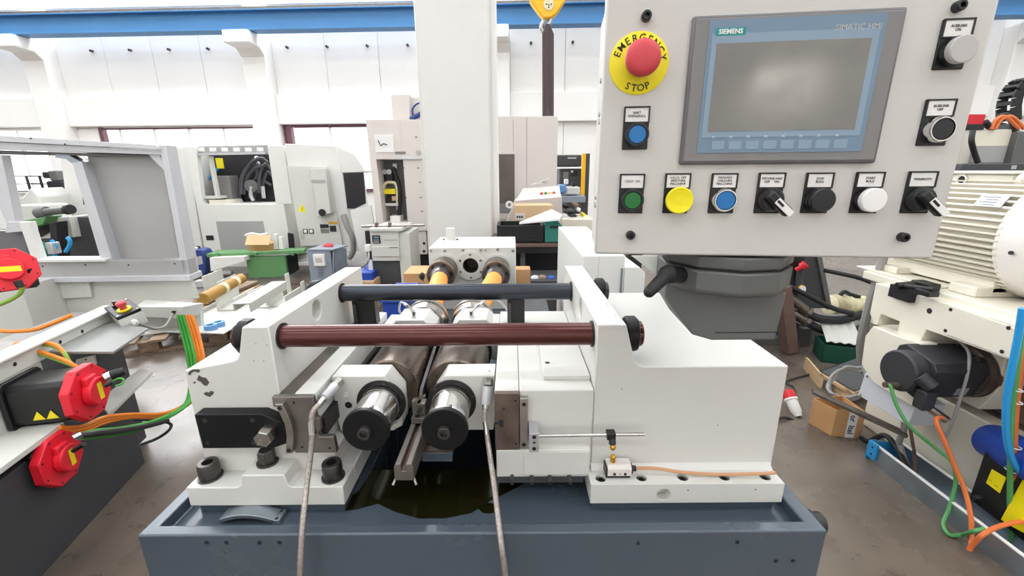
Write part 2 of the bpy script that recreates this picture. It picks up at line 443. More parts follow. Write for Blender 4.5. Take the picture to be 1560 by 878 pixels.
# free-standing square column
c0 = aty(641, 200, 4.5); c1 = aty(749, 200, 4.5)
colm = struct(B().box(c0.x, c1.x, 4.5, 5.15, 0, 8.2).build('trim_8', 'paint_white_soft', bevel=0.025), 'white square concrete column behind the gearbox')
B().box(c1.x - 0.0, c1.x + 0.05, 4.62, 5.1, 0, 8.2).build('cable_duct', 'wall_paint', colm, bevel=0.004)
# ================================================================== thread rolling machine
def socket_bolt(p, d, r, h, parent, name='socket_bolt', m='bolt', washer=True):
    """cap screw with a hexagon socket, standing on p along d"""
    d = Vector(d).normalized(); p = Vector(p)
    o = B().lathe(p, d, [(0, r), (h * 0.93, r), (h, r * 0.93), (h, r * 0.55), (h * 0.5, r * 0.52), (h * 0.5, 0)], 20).build(name, m, parent)
    if washer:
        B().lathe(p, d, [(-0.0005, r * 1.18), (h * 0.12, r * 1.18), (h * 0.12, r)], 20).build('washer', m, o)
    return o
def hexagon(p, d, r, h, spin=0.0):
    d = Vector(d).normalized()
    b = B().lathe(p, d, [(0, r), (h * 0.88, r), (h, r * 0.86), (h, 0)], 6)
    return b
def dark_hole(p, d, r, parent, name='hole', m='ink', ringm=None):
    """a shallow dark bore: rim and bottom"""
    return B().lathe(Vector(p) + Vector(d).normalized() * 0.0006, -Vector(d), [(0, r), (0.0, r * 0.82), (0.0012, r * 0.8), (0.0012, 0)], 14).build(name, m, parent)

# ---------------- bed with drip tray
bed = thing('machine_bed', 'slate blue steel machine bed with a shallow drip tray', 'machine bed')
TX0, TX1, TY0, TY1, TZ = -0.809, 0.674, 0.743, 1.78, 0.75
o = B().box(TX0, TX1, TY0, TY1, 0.02, TZ).build('tray', 'slate', bed, bevel=0.004)
cut(o, [B().box(TX0 + 0.028, TX1 - 0.036, TY0 + 0.027, TY1 - 0.03, TZ - 0.03, TZ + 0.1), B().box(-0.385, 0.16, 0.985, 1.46, 0.30, 0.74)])  # deep sump under the rollers is added to turn the tray black there
B().box(-0.52, 0.22, 1.7801, 2.95, 0.02, 0.6995).box(-0.64, -0.5201, 2.5, 2.95, 0.02, 0.6995).build('rear_bed', 'slate', bed, bevel=0.006)
B().box(TX0 + 0.04, TX1 - 0.04, TY0 + 0.06, 2.9, 0.0, 0.02).build('foot', 'dark_grey', bed)
B().box(-0.747, -0.402, 0.842, 1.52, TZ - 0.031, 0.7455).build('mounting_pad', 'slate', bed, bevel=0.002)
B().box(0.186, 0.618, 0.842, 1.52, TZ - 0.031, 0.7455).build('mounting_pad', 'slate', bed, bevel=0.002)
for px, py in ((315, 827), (345, 827), (395, 827), (426, 827), (972, 828), (1123, 826), (1182, 855), (1208, 855)):
    dark_hole(aty(px, py, TY0), (0, -1, 0), 0.0045, bed, 'screw_hole')
pt = atx(1258, 835, TX1)
B().lathe((TX1 - 0.004, 0.80, 0.715), (1, 0, 0), [(0, 0.03), (0.012, 0.03), (0.012, 0.024), (0.034, 0.024), (0.038, 0.02), (0.038, 0)], 20).build('drain_plug', 'black', bed)
# low slate post with a bare plate between the housings
B().box(-0.226, -0.150, 0.905, 1.03, 0.804, 0.832).box(-0.20, -0.17, 1.03, 1.47, 0.71, 0.825).build('post', 'slate', bed, bevel=0.003)
o = B().box(-0.226, -0.150, 0.905, 1.03, 0.832, 0.838).build('post_plate', 'steel_brown', bed)
for dx, dy in ((-0.21, 0.93), (-0.195, 0.96), (-0.18, 0.925), (-0.168, 0.95)):
    dark_hole((dx, dy, 0.838), (0, 0, 1), 0.007, o)

# oil lying in the tray
pts = [(-0.43, 0.865), (-0.40, 0.84), (-0.375, 0.845), (-0.33, 0.862), (-0.28, 0.835), (-0.22, 0.815), (-0.16, 0.815), (-0.10, 0.83), (-0.055, 0.87), (-0.01, 0.90), (0.03, 0.93), (0.03, 0.983), (-0.38, 0.983), (-0.392, 0.9)]
tag(B().prism(pts, TZ - 0.0299, TZ - 0.0285, 'z').build('oil_puddle', 'oil'), 'dark olive oil puddle lying in the drip tray', 'oil', kind='stuff')
pts = [(-0.06 + 0.026 * math.cos(t) * (1 + 0.2 * math.sin(3 * t)), 0.845 + 0.016 * math.sin(t)) for t in [i * PI / 8 for i in range(16)]]
tag(B().prism(pts, TZ - 0.0299, TZ - 0.0288, 'z').build('oil_puddle', 'oil'), 'small round oil spot beside the big puddle in the tray', 'oil', kind='stuff')

# ---------------- left housing
FY, BYK = 0.89, 1.50
lh = thing('slide_housing', 'white cast housing with chipped paint on the left of the rollers', 'machine housing', group='slide housings')
poly = [(-0.541, 1.169), (-0.600, 1.169), (-0.618, 1.102), (-0.623, 1.092), (-0.634, 1.087), (-0.750, 1.064), (-0.752, 0.79), (-0.43, 0.79), (-0.43, 0.85), (-0.475, 0.858), (-0.541, 0.858)]
body = B().prism(poly, FY, BYK).build('body', 'paint_white', lh, bevel=0.003)
cut(body, [B().cyl((-0.566, 1.125, 1.131), (-0.50, 1.125, 1.131), 0.028, n=32)])
base = [(-0.758, 0.746), (-0.395, 0.746), (-0.395, 0.797), (-0.512, 0.797), (-0.520, 0.803), (-0.526, 0.83), (-0.624, 0.83), (-0.630, 0.803), (-0.640, 0.797), (-0.758, 0.797)]
B().prism(base, 0.83, 0.905).prism([(-0.758, 0.746), (-0.395, 0.746), (-0.395, 0.797), (-0.758, 0.797)], 0.904, 1.55).build('base_plate', 'paint_white', lh, bevel=0.0025)
for px, py in ((321, 727), (508, 727)):
    socket_bolt(atz(px, py, 0.797), (0, 0, 1), 0.0225, 0.042, lh)
p = atz(408, 705, 0.83)
o = B().lathe(p, (0, 0, 1), [(0, 0.019), (0.032, 0.019), (0.036, 0.016), (0.036, 0)], 6).build('hex_bolt', 'bolt', lh)
B().lathe(p, (0, 0, 1), [(0, 0.024), (0.005, 0.024), (0.005, 0.018)], 20).build('washer', 'bolt', o)
dark_hole((-0.4, 0.848, 0.81), (1, 0, 0), 0.004, lh)
# black clamp plate on its front
pl = B().prism([(-0.724, 0.970), (-0.572, 0.970), (-0.528, 0.948), (-0.520, 0.925), (-0.526, 0.892), (-0.556, 0.881), (-0.722, 0.881)], 0.859, FY).build('clamp_plate', 'black_oxide', lh, bevel=0.002)
for x, z in ((-0.703, 0.955), (-0.594, 0.955), (-0.706, 0.896), (-0.60, 0.896)):
    B().lathe((x, 0.859, z), (0, -1, 0), [(0, 0.0058), (0.0008, 0.0058), (0.0008, 0.0040), (0.0002, 0.004), (0.0002, 0)], 14).build('screw', 'bolt', pl)
p = aty(411, 658, 0.859)
B().lathe(p, (0.02, -1, 0.05), [(0, 0.021), (0.03, 0.021), (0.034, 0.018), (0.034, 0)], 6).build('hex_bolt', 'steel', pl)
# bare spots where the paint has come off
def blob(cx, cz, pts, y, parent):
    B().prism([(cx + a, cz + b) for a, b in pts], y - 0.0006, y + 0.001).build('paint_chip', 'chip', parent)
c = aty(299, 567, FY); s_ = 0.0017
blob(c.x, c.z, [(-12 * s_, -3 * s_), (-9 * s_, -5 * s_), (-6 * s_, -1 * s_), (-2 * s_, 1 * s_), (3 * s_, -1 * s_), (6 * s_, 2 * s_), (4 * s_, 4 * s_), (-4 * s_, 4 * s_), (-9 * s_, 1 * s_)], FY, lh)
c = aty(309, 579, FY)
blob(c.x, c.z, [(-4 * s_, 7 * s_), (-8 * s_, 0), (-3 * s_, -3 * s_), (0, -8 * s_), (4 * s_, -9 * s_), (8 * s_, -4 * s_), (5 * s_, 3 * s_), (0, 4 * s_)], FY, lh)
c = aty(319, 600, FY)
blob(c.x, c.z, [(-8 * s_, 0), (-4 * s_, 3 * s_), (0, 1.5 * s_), (2 * s_, 4 * s_), (7 * s_, 3 * s_), (5 * s_, -1 * s_), (0, -5 * s_), (-5 * s_, -3 * s_)], FY, lh)
c = aty(296, 583, FY)
blob(c.x, c.z, [(-2 * s_, -1 * s_), (0, 1.5 * s_), (2.5 * s_, 1 * s_), (1 * s_, -1.5 * s_)], FY, lh)
for px, py in ((387, 550), (402, 550), (407, 526), (390, 524)):
    dark_hole(aty(px, py, FY), (0, -1, 0), 0.0012, lh)

# ---------------- right housing
rh = thing('slide_housing', 'large white cast housing with a wide block under the control panel', 'machine housing', group='slide housings')
poly = [(0.189, 1.169), (0.189, 0.79), (0.632, 0.79), (0.630, 1.066), (0.300, 1.066), (0.288, 1.070), (0.279, 1.079), (0.275, 1.09), (0.2535, 1.169)]
body = B().prism(poly, FY, BYK).build('body', 'paint_white', rh, bevel=0.003)
cut(body, [B().cyl((0.214, 1.125, 1.131), (0.15, 1.125, 1.131), 0.028, n=32)])
fl = B().box(0.180, 0.628, 0.83, 1.55, 0.746, 0.797).build('base_flange', 'paint_white', rh, bevel=0.0015)
B().prism([(FY + 0.001, 0.7972), (FY - 0.012, 0.7972), (FY - 0.004, 0.802), (FY + 0.001, 0.812)], 0.189, 0.628, 'x').build('fillet', 'paint_white', rh)
cx = [atz(px, py, 0.797) for px, py in ((915, 729), (977, 728), (1040, 727.5), (1103, 727), (1165, 726.5))]
rc = aty(1011, 754, 0.83)
cut(fl, [B().cyl((q.x, q.y, 0.78), (q.x, q.y, 0.83), 0.0125, n=24) for q in cx] + [B().cyl((rc.x, 0.82, rc.z), (rc.x, 0.855, rc.z), 0.0165, n=32)])
for q in cx:
    socket_bolt((q.x, q.y, 0.780), (0, 0, 1), 0.0108, 0.012, rh, washer=False)
for px, py in ((1048, 747), (1151, 746)): dark_hole(aty(px, py, 0.83), (0, -1, 0), 0.0017, rh)
for px, py in ((947, 593), (1093, 648)): dark_hole(aty(px, py, FY), (0, -1, 0), 0.0013, rh)
for px, py in ((881, 437), (926, 465), (938, 481), (873, 409), (872, 406)): dark_hole(atz(px, py, 1.169), (0, 0, 1), 0.0015, rh)

# ---------------- tie rods
RZ = 1.128
def tie_rod(y, m, lab):
    t = thing('tie_rod', lab, 'tie rod', group='tie rods')
    B().lathe((-0.600, y, RZ), (1, 0, 0), [(0, 0.0265), (0.82, 0.0265)], 40).build('rod', m, t)
    for x, d in ((-0.541, 1), (0.189, -1)):
        B().lathe((x, y, RZ), (d, 0, 0), [(0, 0.031), (0.004, 0.031), (0.004, 0.0265)], 36).build('seal', 'rubber', t)
    for x, d in ((-0.606, -1), (0.262, 1)):
        nn = B().lathe((x, y, RZ), (d, 0, 0), [(0, 0.036), (0.004, 0.042), (0.026, 0.042), (0.030, 0.038), (0.030, 0)], 12).build('lock_nut', 'black_oxide', t, bevel=0.001)
        B().lathe((x + d * 0.030, y, RZ), (d, 0, 0), [(0, 0.030), (0.009, 0.030), (0.011, 0.028), (0.011, 0.018), (0.006, 0.016), (0.006, 0)], 28).build('rod_end', m, nn)
    return t
tie_rod(0.940, 'rod_red', 'reddish brown round tie rod, the nearer of the two')
tie_rod(1.306, 'rod_black', 'dark grey round tie rod, the farther of the two')

# ---------------- slides
ls = thing('roller_slide', 'slide with bare steel end face and curved bar left of the rollers', 'machine slide', group='roller slides')
B().box(-0.500, -0.452, 0.880, 1.46, 0.862, 1.011).build('slide_body', 'paint_white', ls, bevel=0.002)
B().box(-0.5405, -0.501, 0.882, 1.46, 0.862, 1.006).build('guide_strip', 'steel_worn', ls, bevel=0.001)
fp = B().prism([(-0.546, 1.009), (-0.452, 1.009), (-0.452, 0.955), (-0.445, 0.952), (-0.445, 0.922), (-0.452, 0.918), (-0.452, 0.905), (-0.418, 0.905), (-0.415, 0.862), (-0.512, 0.862), (-0.520, 0.88), (-0.530, 0.98), (-0.546, 0.985)], 0.866, 0.880).build('end_face', 'steel_face', ls, bevel=0.0015)
B().box(-0.455, -0.44, 0.881, 1.35, 0.90, 0.945).build('guide_way', 'black', ls)
arc = []
for i in range(13):
    t = i / 12; z = 1.0 - 0.128 * t; x = -0.523 + 0.004 * t + 0.012 * math.sin(PI * t) * (1 if t < 0.75 else 0.9)
    arc.append((x, z))
arc = [(x - 0.008, z) for x, z in arc] + [(x + 0.008, z) for x, z in arc[::-1]]
ab = B().prism(arc, 0.850, 0.866).build('curved_bar', 'steel', ls, bevel=0.001)
for x, z in ((-0.522, 0.99), (-0.517, 0.881)): dark_hole((x, 0.850, z), (0, -1, 0), 0.005, ab)
for x, z in ((-0.497, 0.995), (-0.494, 0.878), (-0.43, 0.875)): dark_hole((x, 0.866, z), (0, -1, 0), 0.003, ls)

rs = thing('roller_slide', 'slide with brownish bare end face right of the rollers', 'machine slide', group='roller slides')
B().box(-0.042, 0.0145, 0.886, 1.46, 0.862, 1.011).build('slide_body', 'paint_white', rs, bevel=0.002)
ef = B().box(-0.042, 0.0145, 0.872, 0.886, 0.862, 1.0105).build('end_face', 'steel_brown', rs, bevel=0.0015)
B().box(-0.032, -0.022, 0.8712, 0.873, 0.925, 0.943).box(-0.042, -0.032, 0.8712, 0.873, 0.932, 0.937).build('slot', 'ink', ef)
for x, z in ((0.006, 0.992), (0.007, 0.879), (-0.021, 0.972)): dark_hole((x, 0.872, z), (0, -1, 0), 0.0028, ef)
B().box(0.0155, 0.188, 0.886, 1.46, 0.80, 1.011).build('carriage', 'paint_white', rs, bevel=0.003)
B().box(0.075, 0.187, 0.935, 1.30, 1.011, 1.022).build('cover_plate', 'paint_white', rs, bevel=0.001)
B().box(-0.040, 0.183, 0.872, 1.45, 0.786, 0.861).build('carriage_foot', 'paint_white', rs, bevel=0.002)
B().box(0.025, 0.180, 0.868, 0.872, 0.794, 0.858).build('apron', 'paint_white', rs, bevel=0.001)
B().box(-0.040, 0.17, 0.874, 1.45, 0.768, 0.786).build('gib', 'dark_grey', rs)
for px in (780, 810, 838, 868):
    q = aty(px, 708, 0.868)
    B().cyl((q.x, 0.872, 0.789), (q.x, 0.846, 0.789), 0.0048, n=12).build('set_screw', 'bolt', rs)
dark_hole(atz(834, 553, 1.022), (0, 0, 1), 0.0062, rs)
rb = B().box(0.0160, 0.0350, 0.871, 0.886, 0.868, 0.998).build('scale_bar', 'steel', rs, bevel=0.001)
for z in (0.983, 0.877): dark_hole((0.0255, 0.871, z), (0, -1, 0), 0.0048, rb)
# bracket with a polished trip rod
bk = B().box(0.0365, 0.0585, 0.835, 0.8855, 0.882, 0.931).build('rod_bracket', 'aluminium', rs, bevel=0.001)
for z in (0.922, 0.908, 0.892): dark_hole((0.0475, 0.835, z), (0, -1, 0), 0.0048 if z != 0.908 else 0.003, bk)
B().cyl((0.0585, 0.852, 0.914), (0.300, 0.852, 0.916), 0.0042, n=16).build('trip_rod', 'chrome', rs)
q = aty(931, 664, 0.852)
cl = B().box(q.x - 0.011, q.x + 0.009, 0.842, 0.862, 0.906, 0.924).cyl((q.x + 0.002, 0.851, 0.912), (q.x + 0.002, 0.843, 0.895), 0.008, n=14).build('rod_clamp', 'black', rs, bevel=0.002)
B().ball((q.x + 0.003, 0.842, 0.889), 0.0068, (1, 1, 1.15)).build('trip_dog', 'brass', cl)

# ---------------- roller spindles and bearing blocks
AZ = 0.94
AXL, AXR = -0.330, -0.153
def bearing(ax, s, y0, y1, lab, left_ext, ring=True):
    t = thing('bearing_block', lab, 'bearing block', group='bearing blocks')
    pol = [(ax - s * left_ext, 1.011), (ax + s * 0.014, 1.011), (ax + s * 0.047, 0.962), (ax + s * 0.047, 0.872), (ax + s * 0.02, 0.858), (ax - s * left_ext * 0.95, 0.858), (ax - s * left_ext, 0.90)]
    if not ring:
        pol = [(ax - s * left_ext, 0.988), (ax - s * 0.085, 0.988), (ax - s * 0.066, 1.011), (ax + s * 0.028, 1.011), (ax + s * 0.06, 0.975), (ax + s * 0.06, 0.872), (ax - s * left_ext, 0.86)]
    o = B().prism(pol, y0, y1).build('block', 'paint_white', t, bevel=0.002)
    if ring:
        B().ring((ax, y0 - 0.004, AZ), (0, 1, 0), 0.049, 0.061, 0.006, 40).build('seal_ring', 'black', t)
        for i in range(6):
            a = i * PI / 3 + 0.3
            B().cyl((ax + 0.055 * math.cos(a), y0 - 0.004, AZ + 0.055 * math.sin(a)), (ax + 0.055 * math.cos(a), y0 - 0.0055, AZ + 0.055 * math.sin(a)), 0.0042, n=10).build('ring_screw', 'bolt', t)
    return t
bl = bearing(AXL, 1, 0.959, 1.029, 'white chamfered bearing block around the front left roller shaft', 0.118)
br = bearing(AXR, -1, 0.959, 1.029, 'white chamfered bearing block around the front right roller shaft', 0.1085)
bearing(AXL, 1, 1.37, 1.50, 'white rear bearing block behind the left roller', 0.118, False)
bearing(AXR, -1, 1.37, 1.50, 'white rear bearing block behind the right roller', 0.1085, False)
dark_hole((-0.414, 0.959, 0.933), (0, -1, 0), 0.009, bl)
B().ring((-0.4175, 0.957, 0.962), (0, 1, 0), 0.003, 0.006, 0.003, 16).build('grease_port', 'white_plastic', bl)
dark_hole((-0.059, 0.985, 1.011), (0, 0, 1), 0.002, br)
def spindle(ax, lab, dlab):
    t = thing('roller_spindle', lab, 'spindle', group='roller spindles')
    B().lathe((ax, 0.848, AZ), (0, 1, 0), [(0, 0.047), (0.012, 0.0485), (0.02, 0.0485), (0.02, 0.0475), (0.09, 0.0475), (0.09, 0.0480), (0.12, 0.0480), (0.19, 0.046), (0.70, 0.046)], 56).build('shaft', 'chrome', t)
    c = B().lathe((ax, 0.836, AZ), (0, 1, 0), [(0, 0.0), (0, 0.0505), (0.002, 0.0525), (0.012, 0.0525), (0.013, 0.048)], 56).build('end_cap', 'black_oxide', t)
    B().lathe((ax, 0.836, AZ), (0, -1, 0), [(0, 0.0145), (0.014, 0.0145), (0.0155, 0.0135), (0.0155, 0.008), (0.008, 0.0075), (0.008, 0)], 24).build('cap_screw', 'bolt', c)
    B().cyl((ax + 0.012, 0.850, AZ + 0.0475), (ax + 0.012, 0.86, AZ + 0.0475), 0.005, n=4).build('key', 'bolt', t)
    d = tag(B().lathe((ax, 1.032, AZ), (0, 1, 0), [(0, 0.0475), (0, 0.0765), (0.004, 0.080), (0.22, 0.080), (0.224, 0.0765), (0.224, 0.0475)], 72, closed=True).build('rolling_die', 'die_steel'), dlab, 'roller', 'rolling dies')
    B().ring((ax, 1.262, AZ), (0, 1, 0), 0.047, 0.0868, 0.03, 48).build('die_flange', 'black', t)
    B().lathe((ax, 1.505, AZ), (0, 1, 0), [(0, 0.047), (0, 0.076), (0.035, 0.080), (0.05, 0.080), (0.05, 0.084), (0.075, 0.084), (0.08, 0.05)], 48).build('rear_flange', 'steel', t)
    return t
spindle(AXL, 'polished left roller spindle with a black end disc', 'brown steel rolling die on the left spindle')
spindle(AXR, 'polished right roller spindle with a black end disc', 'brown steel rolling die on the right spindle')

# black clamps under the far tie rod
for px0, px1, lab in ((541, 575, 'black clamp block hanging under the far tie rod at its left end'), (773, 799, 'black clamp block hanging under the far tie rod at its right end')):
    a = aty(px0, 470, 1.34); b = aty(px1, 470, 1.34)
    t = thing('rod_clamp', lab, 'clamp', group='rod clamps')
    B().box(a.x, b.x, 1.315, 1.36, 1.0115, 1.112).build('body', 'black', t, bevel=0.003)
    B().box(a.x + 0.002 if px0 > 600 else a.x + 0.006, a.x + 0.012 if px0 > 600 else a.x + 0.016, 1.306, 1.315, 1.012, 1.09).build('clamp_screw', 'bolt', t)

# small oil pipes on the rear bearing blocks
for k, (pp, lab) in enumerate((((620, 474), 'thin bent oil pipe with chrome elbow on the rear left bearing block'), ((712, 476), 'thin bent oil pipe with chrome elbow on the rear right bearing block'))):
    z = 1.011
    x = AXL - 0.01 if k == 0 else AXR + 0.012
    t = thing('oil_pipe', lab, 'pipe', group='oil pipes on the rear bearings')
    B().cyl((x, 1.40, z - 0.001), (x, 1.40, z + 0.022), 0.008, n=12).tube([(x, 1.40, z + 0.018), (x - 0.02 * (1 if k == 0 else -1), 1.41, z + 0.036), (x - 0.035 * (1 if k == 0 else -1), 1.42, z + 0.044)], 0.006, n=8).build('elbow', 'chrome', t)
    if k == 0: B().tube([(x - 0.033, 1.42, z + 0.044), (x - 0.05, 1.425, z + 0.046), (x - 0.058, 1.43, z + 0.02), (x - 0.058, 1.44, z + 0.004)], 0.004, n=8).build('pipe', 'aluminium', t)
    else: B().tube([(x + 0.034, 1.42, z + 0.043), (x + 0.06, 1.43, z + 0.055), (x + 0.10, 1.44, z + 0.04), (x + 0.125, 1.45, z + 0.004)], 0.0035, n=8).build('pipe', 'aluminium', t)

# ---------------- work rest between the rollers
wr = thing('work_rest', 'steel work rest with slotted channel and thin blade between the rollers', 'work rest')
wx = -0.2415
B().prism([(wx - 0.0215, 0.838), (wx + 0.0215, 0.838), (wx + 0.0215, 0.872), (wx + 0.018, 0.880), (wx + 0.006, 0.880), (wx + 0.006, 0.862), (wx - 0.006, 0.862), (wx - 0.006, 0.880), (wx - 0.018, 0.880), (wx - 0.0215, 0.872)], 0.80, 1.00).build('channel', 'steel_face', wr, bevel=0.001)
B().box(wx - 0.004, wx + 0.004, 0.803, 0.99, 0.8622, 0.867).build('feed_strip', 'rust', wr)
for sx in (-1, 1): B().cyl((wx + sx * 0.02, 0.806, 0.84), (wx + sx * 0.026, 0.798, 0.828), 0.003, n=8).build('foot_screw', 'steel', wr)
hb = B().box(wx - 0.017, wx + 0.017, 0.955, 1.0, 0.8805, 0.896).box(wx - 0.0165, wx + 0.0165, 0.972, 1.0, 0.896, 0.926).build('blade_holder', 'steel_face', wr, bevel=0.001)
dark_hole((wx - 0.002, 0.963, 0.896), (0, 0, 1), 0.006, hb)
B().cyl((wx + 0.003, 0.972, 0.911), (wx + 0.003, 0.960, 0.911), 0.006, n=14).build('holder_screw', 'bolt', hb)
B().prism([(0.975, 0.926), (0.995, 0.926), (1.02, 0.945), (1.34, 0.985), (1.34, 0.965), (1.1, 0.93), (1.02, 0.92), (1.0, 0.88), (0.985, 0.88)], wx - 0.005, wx + 0.005, 'x').build('blade', 'bolt', wr, bevel=0.001)
B().slab([(wx - 0.016, 0.972, 0.930), (wx + 0.018, 0.972, 0.944), (wx + 0.018, 0.984, 0.946), (wx - 0.016, 0.984, 0.932)], (0, 0, 1), 0.003).build('blade_stop', 'steel', wr)
B().box(wx - 0.004, wx + 0.004, 0.99, 1.45, 0.751, 0.84).box(wx - 0.03, wx + 0.03, 1.02, 1.475, 0.721, 0.752).build('rest_foot', 'steel_brown', wr)
# little white tab beside the left disc
tag(B().slab([aty(593, 655, 0.93), aty(598, 648, 0.93), aty(606, 645, 0.93), aty(601, 656, 0.93)], (0, 1, 0), 0.02).build('guard_tab', 'paint_white'), 'small white guard tab beside the left roller disc', 'guard')

# ---------------- braided hoses
def hose(lab, fit, line, r=0.0062):
    t = thing('braided_hose', lab, 'hose', group='braided coolant hoses')
    B().tube(line, r, n=10).build('hose', 'braid', t)
    for i, (p0, p1, rr, m, nm, n) in enumerate(fit):
        B().cyl(p0, p1, rr[0], rr[1] if len(rr) > 1 else None, n=n).build(nm, m, t)
    return t
P = lambda x, y, Y: aty(x, y, Y)
hose('braided steel hose hanging from the left bearing block', [
    (P(518, 581, 0.958), P(509, 590, 0.935), (0.012,), 'steel', 'hex_nut', 6),
    (P(509, 590, 0.935), P(493, 608, 0.885), (0.0135, 0.012), 'aluminium', 'coupling', 20),
    (P(493, 608, 0.885), P(484, 619, 0.855), (0.009, 0.007), 'chrome', 'neck', 16),
    (P(475, 641, 0.838), P(476, 661, 0.832), (0.0085,), 'chrome', 'ferrule', 16)],
    [P(486, 617, 0.858), P(479, 624, 0.846), P(475, 634, 0.84), P(475, 645, 0.837), P(476, 662, 0.83), P(473, 695, 0.818), P(468, 735, 0.79), P(462, 790, 0.738), P(459, 830, 0.715), P(457, 878, 0.70), P(456, 930, 0.70)])
hose('braided steel hose hanging from the right bearing block', [
    (P(744, 578, 0.958), P(743, 589, 0.942), (0.012,), 'steel', 'hex_nut', 6),
    (P(743, 588, 0.946), P(740, 616, 0.93), (0.0145, 0.0125), 'aluminium', 'coupling', 20),
    (P(740, 616, 0.93), P(739, 628, 0.922), (0.009, 0.006), 'chrome', 'neck', 16),
    (P(739, 643, 0.91), P(742, 664, 0.895), (0.0065,), 'chrome', 'ferrule', 16)],
    [P(740, 622, 0.925), P(738, 634, 0.917), P(739, 645, 0.909), P(742, 664, 0.894), P(747, 700, 0.85), P(754, 750, 0.79), P(760, 800, 0.735), P(765, 840, 0.705), P(770, 878, 0.70), P(774, 930, 0.70)])

# ---------------- limit switch on the right flange
q0 = aty(925, 715, 0.856)
sw = thing('limit_switch', 'grey and black limit switch with brown cable on the right flange', 'switch')
x0, x1 = q0.x, q0.x + 0.056
B().box(x0 + 0.001, x1 - 0.001, 0.852, 0.882, 0.798, 0.806).box(x0 - 0.003, x0, 0.850, 0.883, 0.799, 0.824).build('base', 'black', sw, bevel=0.001)
B().box(x0, x1, 0.848, 0.880, 0.806, 0.8235).prism([(0.848, 0.8235), (0.880, 0.8235), (0.880, 0.832), (0.856, 0.832)], x0, x1, 'x').build('case', 'cabinet_beige', sw, bevel=0.001)
for dx in (0.016, 0.041): B().cyl((x0 + dx, 0.848, 0.812), (x0 + dx, 0.8465, 0.812), 0.0035, n=12).build('case_screw', 'bolt', sw)
text('lettering', 'CE', 0.006, (x0 + 0.029, 0.8475, 0.812), (PI / 2, 0, 0), 'ink', sw, bold=-0.0002)
B().cyl((x0 + 0.015, 0.866, 0.832), (x0 + 0.015, 0.866, 0.842), 0.006, n=14).ball((x0 + 0.015, 0.866, 0.845), 0.007).build('plunger', 'brass', sw)
B().cyl((x1, 0.865, 0.814), (x1 + 0.004, 0.865, 0.814), 0.013, n=16).cyl((x1 + 0.004, 0.865, 0.814), (x1 + 0.014, 0.865, 0.814), 0.007, n=14).build('gland', 'black', sw)
B().tube([(x1 + 0.012, 0.865, 0.814), P(1000, 714, 0.862), P(1040, 720, 0.858), P(1090, 723, 0.852), P(1140, 722.5, 0.85), P(1176, 721, 0.85), P(1182, 720, 0.85)], 0.0038, n=8).build('cable', 'brown_cable', sw)

# ---------------- curved bracket lying in the tray
ar = thing('arc_bracket', 'curved grey steel bracket lying loose in the front of the tray', 'bracket')
pts = []
for i in range(13):
    a = math.radians(124 - 70 * i / 12)
    pts.append((-0.60 + 0.115 * math.cos(a) * 1.0, 0.735 + 0.115 * math.sin(a) * 0.55 + 0.0))
q = atz(335, 797, 0.724); q2 = atz(418, 797, 0.724)
n = 12; out = []; inn = []
for i in range(n + 1):
    t = i / n; x = q.x + (q2.x - q.x) * t; hgt = 0.020 * math.sin(PI * (0.12 + 0.80 * t))
    out.append((x, 0.721 + hgt + 0.006)); inn.append((x, 0.7205 + max(0, hgt - 0.003)))
B().prism(out + inn[::-1], q.y - 0.002, q.y + 0.033).build('arc', 'zinc', ar, bevel=0.001)
b_ = B().box(q2.x - 0.006, q2.x + 0.012, q.y - 0.002, q.y + 0.033, 0.7205, 0.731).build('foot', 'zinc', ar, bevel=0.001)
for dy in (0.004, 0.026): dark_hole((q2.x + 0.004, q.y + dy, 0.731), (0, 0, 1), 0.0035, ar)

# ---------------- gearbox and cardan shafts
GY = 2.43
gb = thing('gearbox', 'white gearbox with two cardan flanges and a round bore', 'gearbox')
g0 = aty(654, 400, GY); g1 = aty(786, 400, GY)
gxc = aty(717, 405, GY); gl = aty(678, 410, GY); gr = aty(757, 410, GY)
bo = B().box(g0.x, g1.x, GY, GY + 0.42, 0.70, 1.073).build('case', 'paint_white', gb, bevel=0.004)
cut(bo, [B().cyl((gxc.x, GY - 0.05, gxc.z), (gxc.x, GY + 0.16, gxc.z), 0.046, n=40)])
B().lathe((gxc.x, GY + 0.155, gxc.z), (0, -1, 0), [(0, 0), (0, 0.0455), (0.145, 0.0455), (0.145, 0.0435), (0.004, 0.0435), (0.004, 0)], 32).build('bore', 'bolt', gb)
fl = B().ring((gxc.x, GY - 0.012, gxc.z), (0, 1, 0), 0.046, 0.086, 0.012, 48).build('bore_flange', 'paint_greywhite', gb, bevel=0.001)
for i in range(6):
    a = i * PI / 3 + 0.52; socket_bolt((gxc.x + 0.068 * math.cos(a), GY - 0.012, gxc.z + 0.068 * math.sin(a)), (0, -1, 0), 0.007, 0.004, fl, m='steel', washer=False)
for px, py in ((655, 381), (676, 381), (704, 380), (731, 380), (738, 380), (757, 379), (780, 381)):
    q = aty(px + 1.5, py + 1, GY); socket_bolt(q, (0, -1, 0), 0.008 if px != 738 else 0.005, 0.005, gb, m='steel', washer=False)
q = atz(687, 366, 1.073)
B().cyl((q.x, q.y, 1.072), (q.x, q.y, 1.150), 0.029, n=28).cyl((q.x, q.y, 1.072), (q.x, q.y, 1.077), 0.036, n=28).build('breather_cap', 'paint_white', gb, bevel=0.002)
for dx, dy in ((-0.05, 0.03), (0.035, 0.03), (-0.048, 0.008), (0.04, 0.008)): B().cyl((q.x + dx, q.y + dy, 1.072), (q.x + dx, q.y + dy, 1.078), 0.006, n=10).build('screw', 'bolt', gb)
